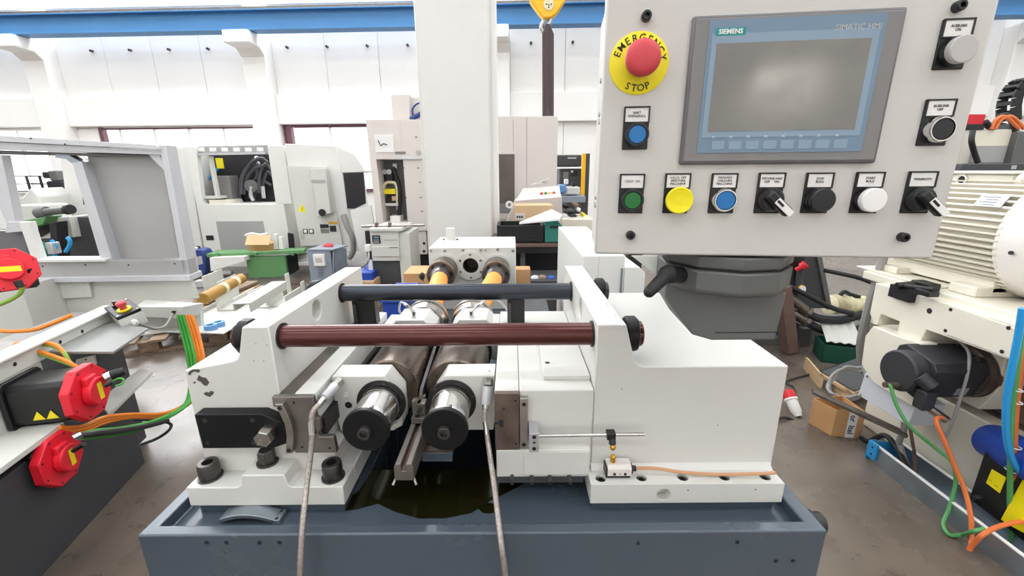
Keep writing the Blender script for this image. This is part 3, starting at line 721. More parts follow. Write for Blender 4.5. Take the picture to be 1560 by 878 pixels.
for g in (gl, gr):
    B().lathe((g.x, GY, g.z), (0, -1, 0), [(0, 0.090), (0.010, 0.090), (0.010, 0.078)], 44).build('shaft_flange', 'paint_greywhite', gb)
def cardan(g, ax, lab):
    t = thing('cardan_shaft', lab, 'drive shaft', group='cardan shafts')
    p0 = V(g.x, GY - 0.01, g.z); p1 = V(ax, 1.59, AZ); d = (p1 - p0).normalized()
    B().lathe(p0, (0, -1, 0), [(0, 0.076), (0.10, 0.076), (0.10, 0.070), (0.12, 0.070)], 44).build('coupling_hub', 'steel_worn', t)
    c = B().lathe(p0 + V(0, -0.12, 0), (0, -1, 0), [(0, 0.074), (0.004, 0.078), (0.026, 0.078), (0.03, 0.074), (0.03, 0.045)], 44).build('coupling_disc', 'steel_brown', t)
    B().lathe(p0 + V(0, -0.1205, 0), (0, -1, 0), [(0, 0.0775), (0.006, 0.0785), (0.012, 0.0775)], 44).build('brass_ring', 'brass', t)
    for i in range(6):
        a = i * PI / 3 + 0.2
        B().cyl(p0 + V(0.06 * math.cos(a), -0.150, 0.06 * math.sin(a)), p0 + V(0.06 * math.cos(a), -0.160, 0.06 * math.sin(a)), 0.0095, n=6).build('disc_bolt', 'black', c)
    q = p0 + V(0, -0.148, 0); dd = (p1 - q).normalized()
    B().lathe(q, dd, [(0, 0.055), (0.02, 0.057), (0.03, 0.052), (0.045, 0.054), (0.06, 0.049), (0.075, 0.050), (0.085, 0.044)], 36).build('bellows', 'bolt', t)
    L = (p1 - q).length
    B().lathe(q + dd * 0.08, dd, [(0, 0.040), (0.012, 0.044), (L - 0.20, 0.044), (L - 0.17, 0.036)], 36).build('guard_tube', 'orange_shaft', t)
    B().lathe(p1, -dd, [(-0.012, 0.05), (0.06, 0.05), (0.075, 0.04), (0.12, 0.036)], 32).build('spindle_yoke', 'steel_worn', t)
cardan(gl, AXL, 'orange cardan shaft with bolted disc coupling, left of the gearbox bore')
cardan(gr, AXR, 'orange cardan shaft with bolted disc coupling, right of the gearbox bore')
# ================================================================== control panel on its swing arm
CPO = V(0.359, 0.605, 1.603); CPA = math.radians(-6.5)
CPR = Matrix.Rotation(CPA, 3, 'Z')
def PL(px, py, y=0.0):
    """panel coordinates (x, z) of the point seen at a pixel on the panel face"""
    r = CPR.transposed() @ ray(px, py); o = CPR.transposed() @ (CAM_P - CPO)
    t = (y - o.y) / r.y; p = o + r * t
    return p.x, p.z
cp = thing('control_panel', 'light grey control panel box with buttons and a grey operator screen', 'control panel', CPO, (0, 0, CPA))
cx0 = PL(906, 388)[0]; cx1 = PL(1421, 396)[0]; cz0 = PL(1160, 391)[1]; cz1 = PL(984, 26)[1] + 0.032
B().box(cx0, cx1, 0.0, 0.018, cz0, cz1).build('front_plate', 'paint_panel', cp, bevel=0.003)
B().box(cx0 + 0.004, cx1 - 0.004, 0.0205, 0.13, cz0 + 0.002, cz1 - 0.002).build('enclosure', 'paint_panel', cp, bevel=0.003)
B().box(cx0 + 0.006, cx1 - 0.006, 0.017, 0.022, cz0 + 0.004, cz1 - 0.004).build('gasket', 'rubber', cp)
for z in (cz0 + 0.07, cz0 + 0.082, cz0 + 0.19, cz0 + 0.2, cz0 + 0.245):
    B().cyl((cx0 + 0.004, 0.035, z), (cx0 - 0.001, 0.035, z), 0.004, n=10).build('side_screw', 'aluminium', cp)
for px, py in ((984, 26), (960, 358), (1457, 11), (1373, 361)):
    x, z = PL(px, py)
    B().lathe((x, 0, z), (0, -1, 0), [(0, 0.0065), (0.008, 0.0062), (0.0095, 0.005), (0.0095, 0.003), (0.004, 0.003), (0.004, 0)], 18).build('corner_screw', 'black', cp)

# operator screen
hx0 = (PL(1055, 27)[0] + PL(1032, 252)[0]) / 2; hx1 = (PL(1378, 12)[0] + PL(1329, 248)[0]) / 2
hz1 = (PL(1055, 27)[1] + PL(1378, 12)[1]) / 2; hz0 = (PL(1032, 252)[1] + PL(1328, 248)[1]) / 2
hm = B().box(hx0, hx1, -0.007, 0.001, hz0, hz1).build('operator_screen', 'hmi_frame', cp, bevel=0.003)
B().box(hx0 + 0.004, hx1 - 0.004, -0.0085, -0.0065, hz0 + 0.004, hz1 - 0.004).build('bezel', 'hmi_grey', hm, bevel=0.001)
W, H = hx1 - hx0, hz1 - hz0
fx0, fx1, fz0, fz1 = hx0 + 0.082 * W, hx1 - 0.09 * W, hz0 + 0.083 * H, hz1 - 0.036 * H
B().box(fx0, fx1, -0.0093, -0.0084, fz0, fz1).build('front_foil', 'hmi_blue', hm)
sx0, sx1, sz0, sz1 = fx0 + 0.045 * W, fx1 - 0.055 * W, hz0 + 0.235 * H, hz1 - 0.185 * H
B().box(sx0 - 0.007, sx1 + 0.008, -0.0098, -0.0092, sz0 - 0.008, sz1 + 0.011).build('protective_film', 'hmi_blue_light', hm)
B().box(sx0, sx1, -0.0103, -0.0097, sz0, sz1).build('screen', 'screen', hm)
random.seed(3)
for i in range(8):
    x = fx0 + 0.02 + i * (fx1 - fx0 - 0.04) / 7.6
    B().box(x - 0.002, x + 0.0145, -0.0098, -0.0092, fz0 + 0.004, fz0 + 0.015).build('function_key', 'hmi_blue_light', hm, bevel=0.0004)
    text('key_lettering', 'F%d' % (i + 1), 0.004, (x, -0.0096, fz0 + 0.020), (PI / 2, 0, 0), 'white_plastic', hm)
bx0, bz0 = PL(1093, 50); bx1, bz1 = PL(1142, 35)
B().box(fx0 + 0.008, fx0 + 0.008 + 0.0365, -0.0099, -0.0092, fz1 - 0.0185, fz1 - 0.0095).build('logo_plate', 'teal', hm)
text('lettering', 'SIEMENS', 0.0078, (fx0 + 0.0262, -0.0102, fz1 - 0.014), (PI / 2, 0, 0), 'white_plastic', hm, bold=0.0002)
text('lettering', 'SIMATIC HMI', 0.0092, (fx1 - 0.031, -0.0096, fz1 - 0.0145), (PI / 2, 0, 0), 'grey_plastic', hm)

# push buttons and selectors; each plate carries a paper label
def button(pl, lines, kind, capm, lab, size=0.0044):
    x0, zt = PL(pl[0], pl[2]); x1 = PL(pl[1], pl[2])[0]; zb = PL((pl[0] + pl[1]) / 2, pl[3])[1]
    x0b = PL(pl[4], pl[3])[0] if len(pl) > 4 else None
    w = 0.0345; xc = (x0 + x1) / 2
    x0, x1 = xc - w / 2, xc + w / 2
    h = zt - zb; zm = zt - h * 0.36
    o = B().box(x0, x1, -0.0025, 0.0005, zb, zt).build('push_button' if kind != 'sel' else 'selector_switch', 'black', cp, bevel=0.0012)
    o['label'] = lab
    fr = B()
    fr.box(x0, x1, -0.0045, -0.0024, zt - 0.002, zt).box(x0, x0 + 0.002, -0.0045, -0.0024, zm, zt).box(x1 - 0.002, x1, -0.0045, -0.0024, zm, zt).box(x0, x1, -0.0045, -0.0024, zm - 0.001, zm + 0.0005)
    fr.build('label_frame', 'black', o)
    B().box(x0 + 0.002, x1 - 0.002, -0.0036, -0.0024, zm + 0.0005, zt - 0.002).build('label_insert', 'paper', o)
    text('lettering', '\n'.join(lines), size, (xc, -0.0038, (zm + zt) / 2 - 0.0003), (PI / 2, 0, 0), 'ink', o, sx=0.92)
    zc = zm - 0.0165; c = V(xc + 0.001, -0.0025, zc)
    if kind == 'flat':       # black ring, coloured flat cap
        B().lathe(c, (0, -1, 0), [(0, 0.0158), (0.009, 0.0158), (0.011, 0.0145), (0.011, 0.0125), (0.009, 0.0125)], 36).build('collar', 'black', o)
        B().lathe(c, (0, -1, 0), [(0, 0.0124), (0.0085, 0.0124), (0.0102, 0.0112), (0.0105, 0)], 36).build('cap', capm, o)
    elif kind == 'chrome':
        B().lathe(c, (0, -1, 0), [(0, 0.0158), (0.010, 0.0158), (0.0125, 0.0145), (0.0125, 0.0132), (0.010, 0.0130)], 36).build('collar', 'chrome', o)
        B().lathe(c, (0, -1, 0), [(0, 0.0129), (0.0105, 0.0129), (0.0118, 0.012), (0.0118, 0)], 36).build('cap', capm, o)
    elif kind == 'proud':    # wide cap standing clear of the plate
        B().lathe(c, (0, -1, 0), [(0, 0.0158), (0.010, 0.0158), (0.010, 0.0135)], 36).build('collar', 'black', o)
        B().lathe(c, (0, -1, 0), [(0.008, 0.0145), (0.013, 0.0185), (0.0155, 0.0185), (0.0175, 0.017), (0.0165, 0.012), (0.0162, 0)], 36).build('cap', capm, o)
    elif kind == 'raised':   # cap of full width
        B().lathe(c, (0, -1, 0), [(0, 0.0165), (0.008, 0.0165), (0.008, 0.0155)], 36).build('collar', 'black', o)
        B().lathe(c, (0, -1, 0), [(0.006, 0.0155), (0.015, 0.0158), (0.0165, 0.0146), (0.0168, 0)], 36).build('cap', capm, o)
    else:
        B().lathe(c, (0, -1, 0), [(0, 0.0165), (0.008, 0.0160), (0.012, 0.0135), (0.013, 0)], 36).build('collar', 'black', o)
        a = math.radians(-42); m = Matrix.Rotation(-a, 3, 'Y')
        B().cbox(c + V(0.004, -0.018, -0.004), (0.040, 0.012, 0.013), m).build('knob', 'black', o, bevel=0.003)
        k = c + V(0.0095, -0.0245, -0.0088)
        B().cbox(k, (0.028, 0.0016, 0.009), m).build('pointer', 'white_plastic', o, bevel=0.0006)
        B().cbox(k + m @ V(-0.008, -0.001, 0), (0.011, 0.0008, 0.003), m).build('slot', 'ink', o)
    return o
button((951, 990, 163, 228), ['RESET', 'EMERGENZA'], 'flat', 'blue_button', 'blue illuminated push button under a reset label')
button((944, 983, 265, 325), ['CICLO  ON'], 'flat', 'green_button', 'green push button under a cycle-on label')
button((1013, 1053, 264, 325), ['CICLO  OFF', 'APERTURA', 'MACCHINA'], 'proud', 'yellow', 'wide yellow push button')
button((1084, 1124, 264, 325), ['MANUALE', 'CHIUSURA', 'MACCHINA'], 'chrome', 'blue_button', 'blue push button with chrome ring')
button((1155, 1197, 263, 325), ['PISTONE FASE', 'OFF     ON'], 'sel', None, 'black selector knob with white pointer beside the black button', 0.0045)
button((1227, 1271, 263, 325), ['STOP', 'RULLI'], 'raised', 'black', 'black push button')
button((1303, 1348, 262, 325), ['START', 'RULLI'], 'raised', 'white_plastic', 'white push button')
button((1382, 1429, 261, 325), ['MAN/AUTO'], 'sel', None, 'black selector knob with white pointer in the lower right corner')
button((1436, 1483, 30, 106), ['AUSILIARI', 'ON'], 'raised', 'grey_plastic', 'grey push button in the upper right corner')
button((1408, 1457, 152, 222), ['AUSILIARI', 'OFF'], 'chrome', 'black', 'black push button with chrome ring')

# emergency stop
ex, ez = PL(973, 97)
es = B().lathe((ex, 0, ez), (0, -1, 0), [(0, 0.0385), (0.0012, 0.0385), (0.0015, 0.038), (0.0015, 0)], 56).build('emergency_stop', 'yellow', cp)
es['label'] = 'red mushroom emergency stop on a yellow disc'
def arc_text(name, body, size, c, r, a0, a1, mat_, parent, flip=False):
    bm = bmesh.new(); n = len(body)
    for i, ch in enumerate(body):
        cu = bpy.data.curves.new('ch', 'FONT'); cu.body = ch; cu.size = size; cu.align_x = 'CENTER'; cu.align_y = 'CENTER'; cu.extrude = 0.0002; cu.resolution_u = 2; cu.offset = 0.0001
        tmp = bpy.data.objects.new('ch', cu); COL.objects.link(tmp); bpy.context.view_layer.update()
        me = bpy.data.meshes.new_from_object(tmp.evaluated_get(bpy.context.evaluated_depsgraph_get()))
        a = math.radians(a0 + (a1 - a0) * (i / max(1, n - 1)))
        rot = a - PI / 2 if not flip else a + PI / 2
        m = Matrix.Translation((c[0] + r * math.cos(a), -0.0018, c[1] + r * math.sin(a))) @ Matrix.Rotation(PI / 2, 4, 'X') @ Matrix.Rotation(rot, 4, 'Z')
        me.transform(m); bm.from_mesh(me)
        bpy.data.objects.remove(tmp); bpy.data.curves.remove(cu); bpy.data.meshes.remove(me)
    me = bpy.data.meshes.new(name); bm.to_mesh(me); bm.free(); me.materials.append(MAT(mat_))
    o = bpy.data.objects.new(name, me); COL.objects.link(o); o.parent = parent
    return o
arc_text('lettering', 'EMERGENCY', 0.0125, (ex, ez), 0.0305, 158, 12, 'ink', es)
arc_text('lettering', 'STOP', 0.0125, (ex, ez), 0.0305, 245, 295, 'ink', es, flip=True)
B().lathe((ex, -0.0015, ez), (0, -1, 0), [(0, 0.0155), (0.012, 0.0155), (0.014, 0.014)], 36).build('neck', 'black', es)
B().lathe((ex, -0.0135, ez), (0, -1, 0), [(0, 0.0165), (0.004, 0.0198), (0.019, 0.0222), (0.0235, 0.0205), (0.0262, 0.015), (0.027, 0.006), (0.027, 0)], 44).build('mushroom', 'red_soft', es, sharp=60)

# ---------------- swing arm and joint under the panel
ja = thing('panel_arm', 'dark grey swing arm with rounded joint carrying the control panel', 'support arm')
jz1 = CPO.z + cz0 - 0.002
jc = V(0.352, 0.70, 0)
o = B().lathe((jc.x, jc.y, jz1 - 0.020), (0, 0, 1), [(0, 0.098), (0.004, 0.1), (0.019, 0.1)], 10).build('turntable', 'joint_grey', ja, bevel=0.002)
B().lathe((jc.x, jc.y, jz1 - 0.0235), (0, 0, 1), [(0, 0.094), (0.004, 0.094)], 10).build('gap', 'rubber', ja)
B().lathe((jc.x, jc.y, jz1 - 0.062), (0, 0, 1), [(0, 0.094), (0.006, 0.1), (0.0385, 0.101)], 10).build('collar', 'joint_grey', ja, bevel=0.003)
zt = jz1 - 0.0625
top = [(0.268, 0.76, zt), (0.262, 0.70, zt), (0.318, 0.640, zt), (0.430, 0.640, zt), (0.442, 0.72, zt), (0.42, 0.80, zt), (0.30, 0.80, zt)]
bot = [(0.262, 0.70, zt - 0.026), (0.268, 0.76, zt - 0.026), (0.296, 0.655, zt - 0.076), (0.322, 0.640, zt - 0.080), (0.424, 0.640, zt - 0.080), (0.436, 0.72, zt - 0.080), (0.42, 0.80, zt - 0.080), (0.31, 0.80, zt - 0.080)]
B().hull([V(*p) for p in top + bot]).build('joint_housing', 'joint_grey', ja, bevel=0.003)
B().box(0.325, 0.425, 0.6388, 0.641, zt - 0.0665, zt - 0.0655).build('cover_seam', 'ink', ja)
# clamp lever
h0 = aty(1042, 419, 0.665); h1 = aty(1016, 418, 0.62); h2 = aty(989, 445, 0.60)
lv = B().cyl(h0, h1, 0.0125, 0.014, n=18).build('lever_hub', 'black', ja, bevel=0.001)
B().cyl(h1 + (h2 - h1) * 0.05, h2, 0.0105, 0.0085, n=16).ball(h2, 0.0085, n=12).ball(h1, 0.0135, n=14).build('lever_handle', 'rubber', lv)
# arm running back to a post that stands on the bed
pa, pb = V(0.36, 0.79, zt - 0.045), V(0.66, 1.60, zt - 0.045)
d = (pb - pa); ang = math.atan2(d.y, d.x)
B().cbox((pa + pb) / 2, (d.length, 0.085, 0.065), Euler((0, 0, ang))).build('arm', 'joint_grey', ja, bevel=0.004)
B().lathe((0.66, 1.62, 0.7205), (0, 0, 1), [(0, 0.075), (0.012, 0.075), (0.012, 0.04), (zt - 0.10 - 0.72, 0.04), (zt - 0.10 - 0.72, 0.06), (zt - 0.72, 0.06)], 24).build('post', 'joint_grey', ja) if False else \
    B().box(0.575, 0.635, 1.585, 1.655, 0.7205, zt - 0.0).box(0.54, 0.637, 1.56, 1.69, 0.7202, 0.735).build('post', 'joint_grey', ja, bevel=0.003)

# ---------------- white cabinet behind the right housing
wc = thing('machine_cabinet', 'white sheet metal cabinet behind the right housing', 'cabinet')
a = aty(888, 390, 2.0); b = aty(983, 412, 2.0)
B().box(a.x, b.x - 0.10, 2.0, 3.1, 0.02, a.z).build('body', 'paint_white_soft', wc, bevel=0.004)
zs = aty(960, 407, 2.0).z
B().prism([(b.x - 0.10, 0.02), (b.x, 0.02), (b.x, zs - 0.03), (b.x - 0.03, zs), (b.x - 0.10, zs)], 1.995, 2.7).build('side_body', 'paint_white_soft', wc, bevel=0.003)
for px in (912,):
    q = aty(px, 400, 2.0); B().box(q.x - 0.001, q.x + 0.001, 1.999, 2.001, 0.3, a.z - 0.004).build('door_gap', 'grey_plastic', wc)
q = aty(948, 400, 2.0); B().box(q.x - 0.004, q.x + 0.004, 1.993, 2.001, zs - 0.14, zs - 0.005).build('hinge', 'zinc', wc)
B().box(q.x - 0.03, q.x, 1.99, 2.0, zs - 0.145, zs - 0.135).build('latch', 'zinc', wc)
B().box(0.30, b.x + 0.02, 2.02, 3.05, 0.0, 0.02).build('plinth', 'dark_grey', wc)
# dark pipes rising behind it
for k, (px, c_) in enumerate(((936, 'black'), (955, 'grey_cable'), (966, 'black'))):
    q = aty(px, 398, 2.35)
    tag(B().tube([(q.x + 0.02, 2.75, 0.98), (q.x, 2.5, 1.02), (q.x, 2.35, 1.1), (q.x + 0.02, 2.4, 1.3)], 0.028, n=10).build('hydraulic_hose', c_), ['black hose rising left of the grey one behind the white cabinet', 'grey hose rising behind the white cabinet', 'black hose rising right of the grey one behind the white cabinet'][k], 'hose', 'hoses behind the cabinet')
rb_ = lambda a, b, c, d, Y, dep: B().box(aty(a, (b + d) / 2, Y).x, aty(c, (b + d) / 2, Y).x, Y, Y + dep, aty((a + c) / 2, d, Y).z, aty((a + c) / 2, b, Y).z)
rb_(928, 380, 978, 412, 2.72, 0.05).build('pit_shade_slab', 'dark_inside', wc)  # dark slab added in place of the shade in the pit behind
# pale slanted cover plate
B().slab([aty(962, 390, 1.66), aty(1045, 390, 1.66), aty(1045, 436, 1.66), aty(1020, 434, 1.66)], (0, 1, 0), 0.008).build('splash_plate', 'paint_greywhite', ja, bevel=0.001)

# ---------------- hydraulic unit to the right, behind the big white block
hu = thing('hydraulic_unit', 'dark grey hydraulic frame standing behind the right housing', 'hydraulic unit')
f = lambda px, py, Y: aty(px, py, Y)
Yh = 3.5
B().slab([f(1192, 380, Yh), f(1240, 380, Yh), f(1262, 470, Yh), f(1204, 470, Yh)], (0, 1, 0), 0.35).build('upright', 'dark_grey', hu, bevel=0.004)
B().slab([f(1243, 380, Yh - 0.02), f(1250, 380, Yh - 0.02), f(1268, 472, Yh - 0.02), f(1261, 472, Yh - 0.02)], (0, 1, 0), 0.36).build('edge_strip', 'joint_grey', hu)
g0_ = atz(1085, 527, 0); g1_ = atz(1228, 523, 0)
B().box(f(1080, 510, Yh).x, f(1230, 510, Yh).x, Yh - 0.02, Yh + 0.3, 0.0, 0.07).build('base_beam', 'joint_grey', hu, bevel=0.004)
B().box(f(1218, 505, Yh).x, f(1232, 505, Yh).x, Yh - 0.04, Yh + 0.02, 0.0, 0.16).build('base_lug', 'joint_grey', hu, bevel=0.003)
B().box(f(1075, 470, Yh).x, f(1190, 470, Yh).x, Yh + 0.05, Yh + 0.6, 0.07, 0.85).build('tank', 'dark_grey', hu, bevel=0.01)
B().box(f(1172, 480, Yh).x, f(1189, 480, Yh).x, Yh - 0.01, Yh + 0.045, 0.09, 0.34).build('blue_label', 'navy_plastic', hu)
B().box(f(1228, 495, Yh).x, f(1330, 495, Yh).x, Yh + 0.02, Yh + 0.35, 0.0, 0.16).build('side_tank', 'joint_grey', hu, bevel=0.006)
B().box(f(1190, 470, Yh).x, f(1215, 420, Yh).x, Yh - 0.05, Yh + 0.02, 0.35, 0.95).build('valve_block', 'black', hu, bevel=0.004)
q = f(1221, 407, Yh - 0.1)
B().cyl(q, q + V(0.02, -0.015, 0.03), 0.034, n=16).cyl(q + V(-0.03, 0.02, -0.03), q, 0.02, n=12).build('red_cap', 'red', hu, bevel=0.003)
q = f(1222, 441, Yh - 0.1)
gg = B().lathe(q, (0.1, -1, 0.1), [(-0.03, 0.036), (0, 0.036), (0.004, 0.032), (0.004, 0)], 24).build('gauge', 'brass', hu)
B().lathe(q + V(0, -0.005, 0.0005), (0.1, -1, 0.1), [(0, 0.03), (0.002, 0.03), (0.002, 0)], 24).build('gauge_dial', 'paper', gg)
B().cyl(f(1219, 410, Yh - .06), f(1216, 440, Yh - .06), 0.03, n=14).build('gauge_pipe', 'dark_grey', hu)
for (a_, b_) in (((1196, 447), (1228, 474)), ((1200, 474), (1226, 488))):
    B().cyl(f(*a_, Yh - .08), f(*b_, Yh - .12), 0.04, n=16).cyl(f(*b_, Yh - .12), f(b_[0] + 5, b_[1] + 4, Yh - .13), 0.048, n=8).build('hose_fitting', 'steel_worn', hu, bevel=0.003)
for k, (line, r) in enumerate((([(1190, 430), (1230, 450), (1270, 470), (1300, 478)], 0.02), ([(1228, 477), (1250, 486), (1285, 487), (1315, 478)], 0.033), ([(1228, 490), (1250, 502), (1280, 508), (1312, 500)], 0.033), ([(1256, 412), (1280, 417), (1310, 424), (1340, 436)], 0.017))):
    t = tag(B().tube([f(x, y, Yh - 0.12 - 0.03 * i) for i, (x, y) in enumerate(line)], r, n=10).build('hydraulic_hose', 'rubber'),
            ['thin black hydraulic hose crossing above the thick ones', 'thick black hydraulic hose leaving the upper fitting', 'thick black hydraulic hose leaving the lower fitting', 'black hose crossing the floor under the control panel'][k], 'hose', 'black hydraulic hoses')
# rusty steel bar leaning against the unit
p0, p1 = atz(1202, 538, 0.0), f(1190, 440, Yh - 0.2)
d = (p1 - p0); zax = d.normalized(); xax = V(1, 0.15, 0); xax = (xax - zax * xax.dot(zax)).normalized(); yax = zax.cross(xax)
rot = Matrix((xax, yax, zax)).transposed()
tag(B().cbox(p0 + d / 2 + V(0, 0, 0.02), (0.10, 0.10, d.length), rot).build('steel_bar', 'rust', bevel=0.006), 'rusty brown steel bar leaning against the hydraulic unit', 'bar')
# cream corrugated fabric hose in a heap
ch = thing('corrugated_hose', 'cream corrugated hose bunched on the floor by the hydraulic unit', 'hose')
q = f(1264, 465, 4.25); q2 = f(1318, 465, 4.25); zc_ = 0.105
bb = B()
for i in range(9):
    t = i / 8; c = q.lerp(q2, t); bb.lathe((c.x, c.y, zc_ + 0.015 + 0.012 * math.sin(5 * t)), (1, 0.2, -0.2 + 0.5 * math.sin(7 * t)), [(-0.02, 0.06), (0, 0.10 + 0.01 * math.sin(9 * t)), (0.02, 0.06)], 16)
bb.tube([(q.x, q.y, zc_), ((q.x + q2.x) / 2, q.y, zc_ + 0.01), (q2.x, q2.y, zc_)], 0.06, n=12)
bb.build('bellows', 'cream_hose', ch)
B().tube([(q.x + 0.08, q.y, zc_ + 0.10), (q.x + 0.12, q.y, zc_ + 0.16), (q.x + 0.22, q.y + 0.03, zc_ + 0.12), (q.x + 0.30, q.y, zc_ + 0.10)], 0.02, n=8).build('strap', 'rubber', ch)

# ================================================================== neighbouring machine on the left
F = aty
LA = math.radians(13)
LR = Matrix.Rotation(LA, 3, 'Z')
lx, ly = LR @ V(1, 0, 0), LR @ V(0, 1, 0)
LO = V(-1.98, 1.97, 0)
def LW(x, y, z): return LO + lx * x + ly * y + V(0, 0, z)
def lbox(b, x0, x1, y0, y1, z0, z1):
    pts = [LW(x, y, z) for z in (z0, z1) for x, y in ((x0, y0), (x1, y0), (x1, y1), (x0, y1))]
    return b.hull(pts)
lm = thing('dark_plinth', 'dark grey steel machine plinth beside the aisle on the left', 'machine base')
lbox(B(), -1.2, 0.0, -2.2, 0.0, 0.0, 0.45).build('plinth', 'dark_grey', lm, bevel=0.006)
lbox(B(), -1.2, -0.03, -2.2, -0.35, 0.45, 0.492).build('upper_plinth', 'dark_grey', lm, bevel=0.004)
lbox(B(), -0.32, -0.10, -0.03, 0.22, 0.02, 0.70).build('leg', 'dark_grey', lm, bevel=0.004)
# pale worktable above it
tb = thing('machine_table', 'grey white steel table with sloping ledge above the dark base', 'machine table')
ztb = 0.74
pts = [atz(60, 536, ztb), atz(172, 536, ztb), atz(226, 500, ztb), atz(150, 488, ztb), atz(90, 505, ztb)]
B().slab(pts, (0, 0, -1), 0.012).build('table_plate', 'table_shaded_grey', tb, bevel=0.002)
# long sloping channel beam, running from the front left to the back right
a0, a1 = F(-60, 590, 1.75), F(160, 478, 2.25)
def beam(b, p0, p1, w, h):
    d = (p1 - p0); x = d.normalized(); z = V(0, 0, 1); y = z.cross(x).normalized(); z = x.cross(y)
    rot = Matrix((x, y, z)).transposed()
    return b.cbox((p0 + p1) / 2, (d.length, w, h), rot)
lbox(B(), -0.185, -0.125, -1.6, 0.30, 0.715, 0.79).build('channel_web', 'paint_greywhite', tb, bevel=0.003)
lbox(B(), -0.20, -0.105, -1.6, 0.32, 0.79, 0.80).build('channel_flange', 'paint_greywhite', tb, bevel=0.002)
lbox(B(), -0.60, 0.035, -2.0, -0.44, 0.494, 0.515).build('lower_ledge', 'paint_greywhite', tb, bevel=0.002)
lbox(B(), -0.155, -0.129, -0.53, -0.24, 0.50, 0.715).build('motor_bracket', 'paint_greywhite', tb, bevel=0.003)
lbox(B(), -0.50, -0.155, -1.5, -0.30, 0.515, 0.60).build('side_casting', 'paint_greywhite', tb, bevel=0.02)
o = B().slab([F(116, 548, 1.78), F(142, 542, 1.78), F(145, 556, 1.78), F(138, 562, 1.78), F(114, 562, 1.78)], (0, 1, 0), 0.01).build('lug', 'paint_greywhite', tb)
dark_hole(F(131, 548, 1.778), (0, -1, 0), 0.004, o)
for px, py in ((64, 535), (14, 557), (88, 535)): dark_hole(LW(-0.1045, {64: -0.12, 14: -0.36, 88: 0.02}[px], 0.755) - lx * 0.02, lx, 0.009, tb)
B().slab([F(165, 632, 1.75), F(232, 566, 1.9), F(215, 560, 1.95), F(150, 610, 1.80)], (0, 0, -1), 0.015).build('sheet_tray', 'paint_greywhite', tb, bevel=0.001)

# red octagonal servo motors
def servo(c, R, L, lab, body=True, nrm=None, level=False):
    t = thing('servo_motor', lab, 'motor', group='red capped servo motors')
    n = (nrm or lx).normalized(); u = V(0, 0, 1); w = n.cross(u).normalized(); u = w.cross(n)
    def ngon(k, r, off=0): return [c + (w * math.cos(2 * PI * i / k + off) + u * math.sin(2 * PI * i / k + off)) * r for i in range(k)]
    B().slab(ngon(8, R, PI / 8), n, 0.035).build('end_cover', 'red_motor', t, bevel=0.004)
    hub = B().slab([p + n * 0.035 for p in ngon(12, R * 0.5)], n, R * 0.28)
    hub.slab([c + n * 0.035 + w * a * R + u * b * R for a, b in ((-0.15, 0.2), (0.35, 0.2), (0.35, 0.62), (-0.15, 0.62))], n, R * 0.2)
    hub.build('encoder_cover', 'red_motor', t, bevel=0.006)
    pts = [c + n * (0.035 + R * 0.282) + w * a * R + u * b * R for a, b in ((-0.10, -0.3), (0.10, -0.3), (0.10, 0.3), (-0.10, 0.3))] if not level else [c + n * (0.035 + R * 0.282) + w * a * R + u * b * R for a, b in ((-0.36, -0.16), (0.34, -0.10), (0.34, 0.14), (-0.36, 0.08))]
    B().slab(pts, n, 0.001).build('warning_label', 'yellow', t)
    for i in range(8):
        a = PI / 8 + i * PI / 4; p = c + (w * math.cos(a) + u * math.sin(a)) * R * 0.86 + n * 0.034
        B().cyl(p, p + n * 0.002, R * 0.035, n=8).build('cover_screw', 'ink', t)
    if body:
        k = R * 0.72
        B().slab([c - n * L + w * a * k + u * b * k for a, b in ((-1, -0.8), (-0.8, -1), (0.8, -1), (1, -0.8), (1, 0.8), (0.8, 1), (-0.8, 1), (-1, 0.8))], n, L - 0.001).build('motor_body', 'black', t, bevel=0.004)
        B().slab([c - n * (L + 0.018) + w * a * k * 1.15 + u * b * k * 1.15 for a, b in ((-1, -0.85), (-0.85, -1), (0.85, -1), (1, -0.85), (1, 0.85), (0.85, 1), (-0.85, 1), (-1, 0.85))], n, 0.018).build('mount_flange', 'black', t, bevel=0.003)
    return t
m1c = F(124, 598, 1.62)
m1 = servo(m1c, 0.122, 0.185, 'black servo motor with red octagonal end cover, upper of two by the aisle')
# warning triangles and connector on the upper motor
n = lx; w = n.cross(V(0, 0, 1)).normalized()
for k in range(2):
    c = m1c - n * (0.055 + 0.045 * k) + w * 0.0895 + V(0, 0, -0.045)
    B().slab([c + V(0, 0, 0.021) - n * 0.0, c - n * 0.021 + V(0, 0, -0.016), c + n * 0.021 + V(0, 0, -0.016)], w, 0.001).build('warning_triangle', 'yellow', m1)
B().cyl(F(160, 577, 1.66), F(172, 571, 1.68), 0.022, n=16).build('connector_ring', 'chrome', m1)
B().cyl(F(170, 572, 1.675), F(190, 565, 1.70), 0.022, 0.018, n=16).build('connector', 'black', m1)
B().cyl(F(160, 588, 1.60), F(172, 582, 1.61), 0.009, n=10).build('cable_plug', 'black', m1)
B().tube([F(171, 582, 1.61), F(180, 577, 1.61), F(188, 578, 1.61), F(186, 585, 1.60), F(176, 588, 1.59)], 0.0035, n=8).build('earth_wire', 'green_cable', m1)
c = LR @ V(0, 0, 0)
m2c = LW(-0.01, -0.43, 0.375)
m2 = servo(F(80, 700, 1.47), 0.112, 0.05, 'red octagonal servo motor cover mounted low on the dark base')
B().cyl(F(112, 668, 1.47), F(124, 662, 1.49), 0.016, n=14).build('connector', 'chrome', m2)
B().cyl(F(112, 687, 1.42), F(128, 677, 1.42), 0.0085, n=10).build('cable_plug', 'black', m2)
